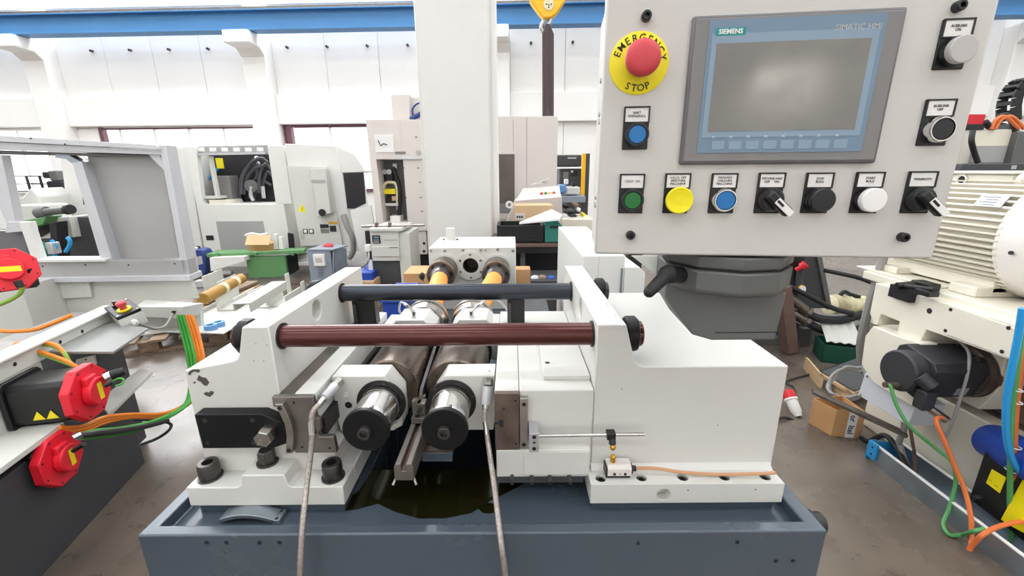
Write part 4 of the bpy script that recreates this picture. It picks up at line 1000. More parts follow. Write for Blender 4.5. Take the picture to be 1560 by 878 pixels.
m3 = servo(F(14, 412, 2.16), 0.115, 0.12, 'red octagonal servo motor cover at the left edge below the grey frame', nrm=V(0.75, -0.6, 0.25), level=True)
B().cyl(F(38, 412, 2.2), F(50, 414, 2.2), 0.02, n=12).build('connector', 'black', m3)
B().cyl(F(26, 428, 2.1), F(32, 438, 2.1), 0.016, n=12).build('cable_plug', 'black', m3)

# cables of the left machine
def cable(pts, r, m, lab, grp=None, cat='cable'):
    return tag(B().tube(pts, r, n=8).build('cable', m), lab, cat, grp)
g = 'cables of the left machine'
cable([F(34, 438, 2.1), F(30, 448, 2.1), F(14, 458, 2.1), F(-10, 468, 2.1)], 0.010, 'yellowgreen_cable', 'pale green cable from the red motor cover at the left edge', g)
cable([F(-20, 500, 2.0), F(10, 505, 2.0), F(50, 503, 2.03), F(80, 493, 2.06), F(110, 480, 2.1)], 0.010, 'orange_cable', 'orange cable lying along the left machine beam', g)
for i, (m, off) in enumerate((('orange_cable', 0), ('yellowgreen_cable', 3))):
    cable([F(118, 560, 1.70), F(95, 548 + off, 1.70), F(60, 536 + off, 1.71), F(26, 527 + off, 1.72), F(30, 523 + off, 1.73), F(60, 522 + off, 1.74), F(82, 525 + off, 1.74), F(96, 536, 1.73), F(106, 552, 1.72), F(116, 562, 1.71)], 0.0085, m, ['orange', 'yellow green'][i] + ' cable looped over the upper servo motor', g)
for i in range(3):
    cable([F(271 + 4 * i, 480, 2.35), F(278 + 5 * i, 510, 2.32), F(287 + 5 * i, 550, 2.25), F(289 + 3 * i, 590, 2.18), F(280 + 2 * i, 618, 2.08), F(240, 640 + 2 * i, 1.9), F(190, 652 + 4 * i, 1.72), F(150, 656 + 5 * i, 1.58), F(125, 662 + 3 * i, 1.5)], 0.0085, 'green_cable', ['leftmost', 'middle', 'rightmost'][i] + ' of three green cables hanging from the white duct', g)
for i in range(3):
    cable([F(284 + 4 * i, 480, 2.36), F(293 + 5 * i, 512, 2.33), F(302 + 4 * i, 550, 2.27), F(302 + 2 * i, 585, 2.22), F(288 + 2 * i, 612, 2.14), F(250, 630 + 2 * i, 2.0), F(200, 632 + 2 * i, 1.85), F(160, 636 + 4 * i, 1.72), F(125, 650 + 4 * i, 1.6), F(90, 652 + 4 * i, 1.52)], 0.0095, 'orange_cable', ['leftmost', 'middle', 'rightmost'][i] + ' of three orange cables hanging from the white duct', g)
cable([F(214, 678, 1.92), F(240, 668, 1.97), F(258, 655, 2.0), F(258, 645, 2.03), F(230, 640, 2.05), F(200, 640, 2.0)], 0.0075, 'dark_cable', 'dark grey cable looped on the floor beside the dark base', g)
cable([F(120, 664, 1.49), F(150, 660, 1.55), F(190, 655, 1.70), F(230, 648, 1.85), F(255, 641, 1.95)], 0.012, 'dark_cable', 'thick dark cable sleeve leaving the low red motor', g)

# white cable duct on the right end of the table
wd = thing('cable_duct', 'white sheet metal cable duct ending above the hanging cables', 'duct')
YD = 2.45
B().hull([F(222, 457, YD + .25), F(310, 462, YD + .25), F(278, 468, YD), F(205, 468, YD), F(205, 482, YD), F(278, 486, YD), F(310, 478, YD + .25), F(222, 470, YD + .25)]).build('duct', 'paint_greywhite', wd, bevel=0.003)
B().slab([F(262, 474, YD - .004), F(268, 474, YD - .004), F(266, 479, YD - .004), F(260, 479, YD - .004)], (0, 1, 0), 0.002).build('cable_slot', 'ink', wd)
B().slab([F(210, 484, YD + .05), F(305, 476, YD + .2), F(308, 506, YD + .2), F(212, 504, YD + .05)], (0, 1, 0), 0.03).build('back_web', 'paint_greywhite', wd, bevel=0.002)
B().slab([F(214, 504, YD + .02), F(340, 508, YD + .02), F(372, 490, YD + .35), F(250, 488, YD + .35)], (0, 0, -1), 0.008).build('drip_sheet', 'paint_greywhite', wd, bevel=0.001)
dark_hole(F(301, 497, YD + .19), (0, -1, 0), 0.006, wd)
B().box(F(225, 505, YD + .1).x, F(300, 505, YD + .1).x, YD + 0.1, YD + 0.3, 0.02, F(260, 500, YD + 0.1).z).build('pedestal', 'dark_grey', wd) if False else None

# push button box on the beam
pc = F(194, 482, 2.16)
px_ = (V(0.72, -0.50, -0.10)).normalized(); n_ = V(0.25, -0.45, 0.85); n_ = (n_ - px_ * n_.dot(px_)).normalized(); py_ = n_.cross(px_).normalized()
RB = Matrix((px_, py_, n_)).transposed()
pb_ = thing('push_button_box', 'grey button box with black lid and small red emergency stop', 'switch box')
B().cbox(pc, (0.19, 0.105, 0.075), RB).build('case', 'paint_greywhite', pb_, bevel=0.004)
pcl = pc + n_ * 0.046
B().cbox(pcl, (0.192, 0.107, 0.017), RB).build('lid', 'black', pb_, bevel=0.003)
for sx in (-1, 1):
    for sy in (-1, 1):
        p = pcl + px_ * 0.086 * sx + py_ * 0.043 * sy + n_ * 0.008
        B().cyl(p, p + n_ * 0.003, 0.006, n=10).build('lid_screw', 'aluminium', pb_)
p = pcl - px_ * 0.045 + n_ * 0.0085
B().cyl(p, p + n_ * 0.012, 0.028, n=24).cbox(p + n_ * 0.02, (0.05, 0.014, 0.016), RB @ Matrix.Rotation(0.6, 3, 'Z')).build('rotary_switch', 'black_gloss', pb_, bevel=0.002)
p = pcl + px_ * 0.035 + n_ * 0.0085
e_ = B().ring(p, n_, 0.017, 0.031, 0.006, 28).build('yellow_ring', 'yellow', pb_)
B().lathe(p, n_, [(0, 0.013), (0.022, 0.014), (0.024, 0.021), (0.042, 0.023), (0.047, 0.018), (0.048, 0)], 28).build('stop_button', 'red_soft', pb_)
p = pc + px_ * 0.095
B().cyl(p, p + px_ * 0.03, 0.014, n=8).build('gland', 'white_plastic', pb_)
B().tube([p + px_ * 0.028, F(222, 497, 2.18), F(236, 501, 2.25), F(250, 498, 2.33), F(258, 488, 2.39), F(263, 478, 2.43)], 0.0075, n=8).build('cable', 'grey_cable', pb_)

# ---------------- grey aluminium guard frame
gf = thing('machine_guard', 'grey aluminium machine guard frame with a solid panel and open window', 'machine guard')
Yg = 2.9
GA = math.radians(9)
def gp(px, py, dy=0.0):
    """a point of the guard's front plane, which is turned away to the right"""
    n = Matrix.Rotation(GA, 3, 'Z') @ V(0, -1, 0)
    o = V(-2.0, Yg, 1.2) - n * dy
    r = ray(px, py); t = (o - CAM_P).dot(n) / r.dot(n); return CAM_P + r * t
gn = Matrix.Rotation(GA, 3, 'Z') @ V(0, 1, 0)
def gs(pts, t, name, m='alu_frame', dy=0.0, bev=0.002):
    return B().slab([gp(x, y, dy) for x, y in pts], gn, t).build(name, m, gf, bevel=bev)
gs([(-60, 203), (238, 221), (243, 228), (-60, 213)], 0.16, 'top_rail', dy=-0.02)
gs([(-60, 213.5), (246, 229), (246, 236), (-60, 226)], 0.12, 'top_channel')
gs([(-60, 227), (230, 237), (232, 239), (-60, 234)], 0.10, 'top_shade_strip', 'hmi_frame', dy=0.03)  # darker grey strip stands in for the shadow under the top rail
gs([(132, 233), (245, 234), (273, 398), (170, 398)], 0.012, 'solid_panel', 'grey_panel', dy=0.10)
gs([(220, 230), (242, 230), (252, 262)], 0.008, 'gusset', 'alu_frame', dy=0.02)
gs([(242, 221), (252, 221), (291, 428), (281, 428)], 0.12, 'corner_post')
gs([(110, 248), (124, 246), (172, 398), (154, 398)], 0.10, 'mid_post', dy=0.02)
gs([(84, 234), (104, 236), (124, 247), (112, 251), (100, 242), (84, 240)], 0.06, 'curved_corner', 'zinc', dy=0.03)
gs([(-60, 236), (-10, 236), (26, 342), (28, 352), (-60, 352)], 0.05, 'door_leaf', 'alu_frame', dy=0.02) if False else None
gs([(-40, 236), (2, 236), (24, 339), (10, 339)], 0.06, 'left_post', dy=0.02)
gs([(10, 338), (42, 339), (46, 352), (8, 355)], 0.06, 'left_bracket', 'alu_frame', dy=0.0)
gs([(29, 340), (43, 338), (63, 398), (50, 400)], 0.05, 'lower_post', 'paint_white_soft', dy=-0.01)
gs([(-60, 352), (34, 352), (52, 426), (-60, 426)], 0.05, 'lower_panel', 'hmi_frame', dy=0.05)
gs([(50, 399), (285, 396), (291, 424), (54, 430)], 0.10, 'bottom_rail', 'grey_panel')
gs([(50, 396), (160, 395), (160, 399), (50, 400)], 0.12, 'window_sill', 'paint_white_soft', dy=-0.02)
gs([(54, 424), (288, 420), (290, 428), (54, 431)], 0.16, 'bottom_lip', 'alu_frame', dy=-0.03)
for px, py in ((130, 404), (196, 404), (266, 402), (65, 406), (47, 211), (99, 220)):
    p = gp(px, py, -0.02 if py < 300 else 0.0); B().cyl(p - gn * 0.001, p + gn * 0.01, 0.006, n=10).build('rivet', 'bolt', gf)
# sheet apron under the frame
gs([(34, 432), (290, 424), (301, 455), (215, 462), (210, 476), (44, 476)], 0.03, 'apron', 'paint_greywhite', dy=0.02)
gs([(36, 430), (135, 427), (140, 453), (42, 458)], 0.02, 'apron_cover', 'paint_greywhite', dy=0.0)
gs([(-10, 446), (32, 437), (52, 498), (-10, 520)], 0.30, 'side_box', 'paint_greywhite', dy=-0.25)
gs([(-20, 476), (215, 474), (180, 520), (-20, 520)], 0.02, 'floor_sheet', 'bright_part', dy=0.25)
for px, py in ((108, 431), (128, 431), (268, 427), (288, 427)):
    p = gp(px, py, -0.0); B().cyl(p - gn * 0.004, p + gn * 0.03, 0.007, n=10).build('apron_bolt', 'aluminium', gf)
# ================================================================== beige machine on the right
def xpoly(pts, X, t, name, m, parent, bev=0.004):
    """outline seen on the plane x = X, extruded away from the camera side by t"""
    q = [atx(a, b, X) for a, b in pts]
    return B().prism([(p.y, p.z) for p in q], X, X + t, 'x').build(name, m, parent, bevel=bev)
rm = thing('beige_machine', 'beige cast machine body with cover plates on the right', 'machine')
xpoly([(1334, 431), (1620, 516), (1620, 590), (1546, 552), (1434, 511), (1411, 503), (1401, 522), (1366, 511), (1370, 490), (1342, 479), (1337, 495), (1330, 495), (1325, 477)], 1.90, 0.9, 'upper_body', 'paint_beige', rm)
B().box(1.98, 2.95, 1.0, 2.34, 0.90, 0.945).build('motor_seat', 'paint_beige', rm, bevel=0.006)
B().box(2.0, 2.35, 1.95, 2.42, 0.945, 0.955).build('seat_plate', 'paint_beige', rm, bevel=0.004)
sp = xpoly([(1437, 462), (1620, 527), (1620, 586), (1546, 549), (1437, 508)], 1.894, 0.006, 'cover_plate', 'paint_beige', rm, 0.001)
for px, py in ((1448, 472), (1440, 504), (1536, 500), (1526, 536)):
    p = atx(px, py, 1.893); B().cyl(p, p + V(0.004, 0, 0), 0.008, n=10).build('screw', 'ink', sp)
p = atx(1416, 474, 1.90); dark_hole(p, (-1, 0, 0), 0.013, rm)
B().box(2.2, 2.9, 1.0, 2.16, 0.42, 0.80).build('middle_body', 'rust', rm)
xpoly([(1330, 497), (1366, 512), (1402, 523), (1400, 560), (1390, 620), (1330, 583), (1312, 556), (1318, 512)], 1.86, 0.08, 'lower_casing', 'paint_beige', rm)
B().box(2.12, 3.0, 0.4, 2.28, 0.0, 0.40).build('base', 'paint_beige', rm, bevel=0.008)
B().box(2.2, 2.95, 0.6, 2.22, 0.40, 0.43).build('base_step', 'steel_worn', rm, bevel=0.004)
B().hull([V(2.09, 2.08, 0.755), V(2.09, 1.66, 0.755), V(2.5, 2.08, 0.755), V(2.5, 1.66, 0.755), V(2.09, 2.08, 0.45), V(2.09, 1.70, 0.45), V(2.5, 2.08, 0.45), V(2.5, 1.70, 0.45), V(2.09, 1.655, 0.56), V(2.5, 1.655, 0.56)]).build('drive_housing', 'paint_beige', rm, bevel=0.005)
# black clamps on the upper body
for px0, px1, py0, py1, X in ((1356, 1384, 432, 462, 1.87), (1388, 1412, 426, 446, 1.93)):
    a, b = atx(px0, py0, X), atx(px1, py1, X)
    c = B().box(X, X + 0.06, min(a.y, b.y), max(a.y, b.y), min(b.z, a.z), max(b.z, a.z)).build('clamp_block', 'black', rm, bevel=0.004)
p = atx(1367, 434, 1.865)
B().cyl(p - V(0.02, 0.02, 0), p + V(0.05, -0.03, 0.01), 0.016, n=12).cyl(p, p + V(0.02, -0.16, 0.02), 0.010, n=10).build('clamp_pin', 'black', rm)
p = atx(1412, 446, 1.88); B().cbox(p, (0.05, 0.07, 0.025)).build('clamp_foot', 'black', rm, bevel=0.003)

# ---------------- big finned motor
mo = thing('electric_motor', 'large beige finned electric motor with smooth fan cowl', 'motor')
MX, MZ, MRr = 2.29, 1.215, 0.235
B().cyl((MX, 1.74, MZ), (MX, 2.36, MZ), MRr, n=48).build('stator', 'paint_beige', mo)
finm = None
for i in range(34):
    a = math.radians(-100 + i * (200 / 33.0)) + PI  # fins around the side seen and the top
    d = V(math.cos(a), 0, math.sin(a)); u = V(-math.sin(a), 0, math.cos(a))
    # flat horizontal fins: sides run level, as cast
    c = V(MX, 2.05, MZ) + d * (MRr + 0.012)
    rot = Matrix((d, V(0, 1, 0), u)).transposed()
    if finm is None:
        o = B().cbox((0, 0, 0), (0.045, 0.58, 0.009)).build('fin', 'paint_beige', mo); finm = o.data
    else:
        o = bpy.data.objects.new('fin', finm); COL.objects.link(o); o.parent = mo
    o.location = c; o.rotation_euler = rot.to_euler()
B().lathe((MX, 1.78, MZ), (0, -1, 0), [(0, 0.262), (0.012, 0.268), (0.24, 0.268), (0.29, 0.255), (0.31, 0.20), (0.31, 0)], 56).build('fan_cowl', 'cowl_white', mo)
p = atx(1417 + 136, 316, 2.03); B().cyl((MX - 0.245, 1.66, MZ + 0.115), (MX - 0.262, 1.66, MZ + 0.12), 0.008, n=10).build('cowl_screw', 'bolt', mo)
B().cyl((MX - 0.265, 1.70, MZ - 0.05), (MX - 0.272, 1.70, MZ - 0.05), 0.008, n=10).build('cowl_screw', 'bolt', mo)
tbx = B().box(MX - 0.14, MX + 0.12, 1.88, 2.25, MZ + 0.20, MZ + 0.255).build('terminal_box', 'paint_beige', mo, bevel=0.008)
B().box(MX - 0.15, MX + 0.13, 1.87, 2.26, MZ + 0.255, MZ + 0.265).build('terminal_lid', 'paint_beige', tbx, bevel=0.003)
B().ring((MX - 0.150, 2.09, MZ + 0.228), (1, 0, 0), 0.018, 0.026, 0.012, 24).build('entry_collar', 'paint_beige', tbx)
B().cyl((MX - 0.145, 2.09, MZ + 0.228), (MX - 0.139, 2.09, MZ + 0.228), 0.018, n=20).build('cable_entry', 'ink', tbx)
B().lathe((MX - 0.13, 1.84, MZ + 0.225), (0, 1, 0), [(-0.01, 0.02), (-0.01, 0.038), (0.01, 0.038), (0.01, 0.02)], 20, closed=True).build('lifting_eye', 'paint_beige', mo)
B().box(MX - 0.25, MX + 0.25, 1.80, 1.92, 0.946, 0.99).box(MX - 0.25, MX + 0.25, 2.2, 2.32, 0.9555, 0.99).box(MX - 0.18, MX + 0.18, 1.80, 2.32, 0.965, 1.04).build('feet', 'paint_beige', mo, bevel=0.004)
q = V(MX, 1.86, MZ); a = math.radians(148); d = V(math.cos(a), 0, math.sin(a))
rot = Matrix((d, V(0, 1, 0), V(-d.z, 0, d.x))).transposed()
npl = B().cbox(q + d * (MRr + 0.038), (0.004, 0.11, 0.055), rot).build('name_plate', 'aluminium', mo)
for i in range(4): B().cbox(q + d * (MRr + 0.0405) + rot @ V(0, 0.008 * (i % 2), 0.018 - 0.012 * i), (0.001, 0.05 + 0.02 * (i % 2), 0.003), rot).build('print_line', 'hmi_frame', npl)

mat('servo_black', (46, 46, 50), 0.5, var=0.08)
# ---------------- black servo motor on the right machine
sv = thing('servo_motor', 'black servo motor with round rear cap on the beige machine', 'motor')
SC0 = V(1.745, 1.765, 0.612); ax = V(1, 0.03, -0.01).normalized()
uu = V(0, -0.25, 1); uu = (uu - ax * uu.dot(ax)).normalized(); ww = ax.cross(uu)
def oct_(c, r, k): return [c + (ww * a + uu * b) * r for a, b in ((-1, -k), (-k, -1), (k, -1), (1, -k), (1, k), (k, 1), (-k, 1), (-1, k))]
B().slab(oct_(SC0 + ax * 0.06, 0.098, 0.72), ax, 0.24).build('body', 'servo_black', sv, bevel=0.004)
B().lathe(SC0, ax, [(0, 0), (0, 0.086), (0.008, 0.093), (0.06, 0.095)], 28).build('rear_cap', 'servo_black', sv)
B().lathe(SC0 + ax * 0.30, ax, [(0, 0.10), (0.002, 0.118), (0.035, 0.118), (0.035, 0.122), (0.055, 0.122), (0.055, 0)], 36).build('adapter', 'steel_brown', sv)
for s in (-0.6, 0.6): B().cyl(SC0 + ax * 0.27 + uu * 0.095 + ww * 0.08 * s, SC0 + ax * 0.30 + uu * 0.095 + ww * 0.08 * s, 0.014, n=12).build('flange_screw', 'bolt', sv)
B().slab([SC0 + ax * a + uu * b + ww * (-0.0985) * -1 for a, b in ((0.20, -0.06), (0.255, -0.06), (0.255, -0.02), (0.20, -0.02))], ww, 0.001).build('rating_plate', 'aluminium', sv)
B().cyl(SC0 + V(0.02, -0.085, 0.015), SC0 + V(0.05, -0.125, -0.02), 0.03, n=14).build('encoder_cap', 'servo_black', sv, bevel=0.003)
B().cbox(SC0 + V(0.05, -0.105, -0.085), (0.055, 0.05, 0.09)).build('connector_block', 'servo_black', sv, bevel=0.006)
B().cyl(SC0 + V(0.06, -0.11, -0.115), SC0 + V(0.13, -0.14, -0.165), 0.017, n=14).build('connector_sleeve', 'steel', sv)
B().cyl(SC0 + V(0.02, -0.02, -0.065), SC0 + V(-0.06, -0.02, -0.06), 0.013, n=12).build('encoder_plug', 'steel_brown', sv)

# ---------------- pale junction box under it
jb = thing('junction_box', 'pale blue grey junction box hanging below the black servo motor', 'junction box')
X = 1.90; q = [atx(a, b, X) for a, b in ((1318, 568), (1396, 617), (1383, 649), (1307, 602))]
B().prism([(p.y, p.z) for p in q], X, X + 0.14, 'x').build('case', 'box_grey', jb, bevel=0.003)
for px, py in ((1321, 574), (1311, 602), (1380, 642), (1388, 617)):
    p = atx(px, py, X - 0.001); B().cyl(p, p + V(0.004, 0, 0), 0.007, n=12).build('lid_screw', 'chrome', jb)
cc = sum(q, Vector()) / 4
B().cbox((1.81, cc.y, cc.z - 0.16), (0.05, 0.05, 0.45)).build('bracket', 'joint_grey', jb) if False else \
    B().tube([atx(1378, 640, 1.98), atx(1377, 655, 1.98), atx(1370, 672, 1.98), V(1.99, atx(1366, 690, 1.98).y, 0.12), V(1.99, atx(1366, 690, 1.98).y - 0.06, 0.04)], 0.014, n=10).build('conduit', 'grey_cable', jb)

# ---------------- cables on the right
def fz(px, py, z): return atz(px, py, z)
g = 'cables of the right machine'
cable([SC0 + V(0.125, -0.138, -0.16), F(1426, 640, 1.60), F(1440, 675, 1.56), F(1455, 712, 1.53), F(1470, 748, 1.49), F(1479, 788, 1.44), F(1480, 822, 1.40), fz(1478, 838, 0.02)], 0.0085, 'orange_dusty', 'thick orange cable hanging from the black servo motor', g)
cable([SC0 + V(-0.05, -0.02, -0.06), F(1357, 590, 1.73), F(1366, 618, 1.7), F(1386, 650, 1.66), F(1425, 683, 1.62), F(1450, 705, 1.57), F(1456, 735, 1.56), F(1446, 775, 1.53), F(1437, 798, 1.50), fz(1446, 815, 0.012), fz(1466, 815, 0.02), fz(1482, 810, 0.11), fz(1500, 806, 0.13)], 0.0075, 'green_dusty', 'green cable drooping from the black servo motor to the floor', g)
cable([F(1386, 650, 1.72), F(1391, 680, 1.72), V(1.965, 1.80, 0.16), V(1.97, 1.76, 0.03)], 0.007, 'rust', 'thin brown cable hanging below the junction box', g)
cable([F(1462, 520, 1.74), F(1476, 538, 1.70), F(1474, 570, 1.66), F(1462, 610, 1.64), F(1450, 645, 1.64), F(1438, 670, 1.66)], 0.006, 'grey_cable', 'thin grey cable hanging over the black servo motor', g)
for i, (m, x0, lab) in enumerate((('blue_cable', 1536, 'light blue air hose in the bundle at the right edge'), ('green_dusty', 1543, 'green cable in the bundle at the right edge'), ('orange_dusty', 1549, 'orange cable in the bundle at the right edge'), ('blue_cable', 1551, 'second light blue air hose behind the bundle at the right edge'))):
    Yc = 1.40 + (0.02 * i if i < 3 else 0.1)
    if i in (0, 3): pts = [(x0 + 22, 470), (x0 + 14, 520), (x0 + 4, 570), (x0 - 3, 620), (x0 - 2, 670), (x0 + 8, 705), (x0 + 24, 725), (x0 + 40, 735)]
    else: pts = [(x0 + 18, 470), (x0 + 12, 520), (x0 + 4, 580), (x0 - 2, 640), (x0 - 4, 720), (x0 - 4, 790), (x0, 830), (x0 + 14, 860), (x0 + 40, 872)]
    cable([F(x, y, Yc) for x, y in pts], (0.011, 0.009, 0.009, 0.007)[i], m, lab, g)
for i, py in enumerate((593, 612, 680, 717, 777)):
    p = F(1545 + (610 - py) * 0.02, py, 1.43); tag(B().lathe(p, (0.1, 0, 1), [(-0.002, 0.0215), (-0.002, 0.0235), (0.002, 0.0235), (0.002, 0.0215)], 16, closed=True).build('cable_tie', 'white_plastic'), ['topmost', 'second', 'third', 'fourth', 'lowest'][i] + ' white cable tie on the cable bundle at the right edge', 'cable tie', 'cable ties')
cable([fz(1476, 838, 0.02), fz(1484, 828, 0.06), fz(1497, 815, 0.12), fz(1520, 803, 0.14), fz(1550, 796, 0.16), fz(1580, 795, 0.16)], 0.009, 'orange_dusty', 'orange cable crossing over the cable tray', g)
cable([F(1330, 700, 1.98), fz(1300, 672, 0.03), fz(1270, 655, 0.03), fz(1312, 668, 0.05)], 0.006, 'dark_cable', 'thin dark cable on the floor by the cable tray', g) if False else None
cable([fz(1312, 667, 0.02), V(1.98, 2.06, 0.03), V(1.99, 1.99, 0.118), V(1.985, 1.90, 0.10), V(1.97, 1.75, 0.03), V(1.97, 1.4, 0.022), V(1.98, 0.9, 0.022)], 0.014, 'rubber', 'black hose lying inside the cable tray', g)
cable([F(1346, 390, 2.3), F(1338, 420, 2.3), F(1328, 452, 2.3), F(1318, 490, 2.32), F(1311, 525, 2.36), F(1312, 552, 2.4)], 0.022, 'grey_cable', 'thick grey conduit dropping behind the control panel', g)

# black and yellow drive unit low on the right
dv = thing('drive_unit', 'black sloping drive unit with yellow labels at the lower right edge', 'drive unit')
X = 2.0; q = [atx(a, b, X) for a, b in ((1500, 688), (1590, 742), (1590, 850), (1528, 800), (1476, 760))]
B().prism([(p.y, p.z) for p in q], X, X + 0.12, 'x').build('case', 'black', dv, bevel=0.004)
q = [atx(a, b, X - 0.001) for a, b in ((1511, 715), (1533, 728), (1523, 752), (1502, 736))]
lb = B().prism([(p.y, p.z) for p in q], X - 0.001, X, 'x').build('label_plate', 'yellow', dv)
for (a, b, c_, d_) in ((1507, 731, 1510, 733.5), (1515, 739, 1520, 743)):
    p, p2 = atx(a, b, X - 0.0012), atx(c_, d_, X - 0.0012)
    B().box(X - 0.0016, X - 0.001, min(p.y, p2.y), max(p.y, p2.y), min(p.z, p2.z), max(p.z, p2.z)).build('print_mark', 'ink', lb)
q = [atx(a, b, X - 0.012) for a, b in ((1560, 726), (1590, 740), (1590, 830), (1540, 802), (1524, 792))]
B().prism([(p.y, p.z) for p in q], X - 0.012, X, 'x').build('yellow_cover', 'yellow', dv, bevel=0.002)
p = atx(1482, 759, X - 0.01); B().cyl(p, p + V(0.02, 0, 0), 0.012, n=14).build('bolt', 'chrome', dv)
bm_ = tag(B().cyl(F(1512, 672, 1.62), F(1600, 720, 1.35), 0.075, n=28).build('blue_motor', 'blue_plastic', bevel=0.006), 'blue cylindrical motor above the black drive unit', 'motor')

# ---------------- cable tray along the floor
ct = thing('cable_tray', 'galvanised cable tray with blue end bracket on the floor', 'cable tray')
a = atz(1331, 705, 0.0)
tx0, tx1, ty1 = 1.90, 2.06, 1.96
B().box(tx0, tx1, 0.6, ty1, 0.0, 0.004).box(tx0, tx0 + 0.004, 0.6, ty1, 0.004, 0.095).box(tx1 - 0.004, tx1, 0.6, ty1, 0.004, 0.095).build('channel', 'zinc', ct)
for x_ in (tx0, tx1 - 0.014): B().box(x_ - 0.001, x_ + 0.015, 0.6, ty1, 0.095, 0.101).build('lip', 'bright_part', ct, bevel=0.001)  # near-white colour stands in for bright light along the zinc rim
B().box(tx0 - 0.012, tx0 + 0.03, ty1, ty1 + 0.006, 0.0, 0.11).box(tx0 - 0.004, tx1, ty1, ty1 + 0.004, 0.0, 0.10).box(tx0 - 0.012, tx0 - 0.001, ty1 - 0.05, ty1, 0.02, 0.11).build('end_bracket', 'blue_cable', ct, bevel=0.001)
for z in (0.045, 0.085): dark_hole((tx0 - 0.012, ty1 - 0.025, z), (-1, 0, 0), 0.006, ct)

# ---------------- things on the floor to the right
# open cardboard box with an address label
cb = thing('cardboard_box', 'open cardboard box with white address tape on the floor', 'box')
p0 = atz(1258, 650, 0); p1 = atz(1309, 669, 0)
b0, b1, b2, b3 = atz(1231, 645, 0), atz(1266, 665, 0), atz(1310, 668, 0), atz(1275, 640, 0)
def wallq(a, b, h, t, lean=0.0):
    d = (b - a).normalized(); n = V(-d.y, d.x, 0)
    return B().slab([a, b, b + V(0, 0, h), a + V(0, 0, h)], n, t)
hB = 0.17
fp_ = wallq(b1, b2, hB, 0.004).build('front_wall', 'cardboard', cb)
wallq(b0, b1, hB, 0.004).build('side_wall', 'cardboard', cb); wallq(b2, b3, hB, 0.004).build('side_wall', 'cardboard', cb); wallq(b3, b0, hB, 0.004).build('back_wall', 'cardboard', cb)
B().slab([b0, b1, b2, b3], (0, 0, 1), 0.004).build('bottom', 'cardboard', cb)
B().slab([b1 + V(0, 0, hB), b2 + V(0, 0, hB), b2 + V(-0.01, 0.05, hB - 0.06), b1 + V(0.01, 0.05, hB - 0.06)], (0, 0, 1), 0.004).build('flap', 'cardboard_pale', cb)
dd = (b2 - b1).normalized(); nn = V(-dd.y, dd.x, 0)
if nn.y > 0: nn = -nn
ang = math.atan2(dd.y, dd.x)
m0 = b1 + dd * (0.60 * (b2 - b1).length) + nn * 0.001
ta = B().slab([m0 - dd * 0.022 + V(0, 0, 0.0), m0 + dd * 0.026, m0 + dd * 0.026 + V(0, 0, hB), m0 - dd * 0.022 + V(0, 0, hB)], nn, 0.001).build('address_tape', 'paper', cb)
text('lettering', 'or  Itel', 0.044, m0 + nn * 0.0018 + V(0, 0, hB * 0.5), (PI / 2, PI / 2, ang), 'ink', ta, bold=0.0008)
# plug
pg = thing('power_plug', 'white and red industrial power plug lying on the floor', 'plug')
p = atz(1209, 618, 0.05); d = V(-0.05, 0.25, 0.9).normalized()
d = V(-0.05, 0.6, 0.55).normalized()
B().lathe(p - d * 0.07, d, [(0, 0.022), (0.02, 0.026), (0.03, 0.032), (0.10, 0.034), (0.105, 0.04), (0.115, 0.04)], 24).build('grip', 'white_plastic', pg)
B().lathe(p + d * 0.045, d, [(0, 0.039), (0.045, 0.036), (0.05, 0.034), (0.05, 0.03), (0.01, 0.03)], 24).build('shroud', 'red', pg)
B().tube([p - d * 0.07, p - d * 0.10 + V(-0.01, 0, -0.0), atz(1196, 636, 0.015), atz(1180, 640, 0.015), atz(1160, 640, 0.015)], 0.008, n=8).build('cable', 'dark_cable', pg)
cable([atz(1212, 602, 0.02), atz(1209, 590, 0.01), atz(1200, 580, 0.01), atz(1260, 563, 0.01), atz(1300, 545, 0.01)], 0.006, 'dark_cable', 'thin dark cable on the floor behind the power plug', g)
# grey slat lying across
def bar(px0, py0, z0, px1, py1, z1, w, h, m, lab, name, cat):
    a, b = atz(px0, py0, z0), atz(px1, py1, z1)
    return tag(beam(B(), a, b, w, h).build(name, m, bevel=0.003), lab, cat)
bar(1238, 596, 0.33, 1381, 663, 0.20, 0.05, 0.018, 'steel_worn', 'grey flat bar lying across the cardboard box', 'flat_bar', 'bar')
# wooden step with dark mat
ws = thing('wooden_step', 'low plywood step with a dark mat by the beige machine', 'step')
s0, s1, s2, s3 = atz(1250, 570, 0.10), atz(1300, 600, 0.10), atz(1370, 570, 0.10), atz(1312, 545, 0.10)
B().slab([s0, s1, s2, s3], (0, 0, -1), 0.018).build('board', 'wood', ws)
B().slab([s0 + V(0.02, 0.02, 0.004), s1 + V(0.02, 0.02, 0.004), s2 + V(0, 0, 0.004), s3 + V(0, 0, 0.004)], (0, 0, 1), 0.006).build('mat', 'dark_grey', ws)
dd = (s1 - s0)
for t in (0.0, 0.85): B().slab([s0 + dd * t, s0 + dd * (t + 0.12), s0 + dd * (t + 0.12) - V(0, 0, 0.10), s0 + dd * t - V(0, 0, 0.10)], (0.3, 1, 0), 0.3).build('runner', 'wood', ws)
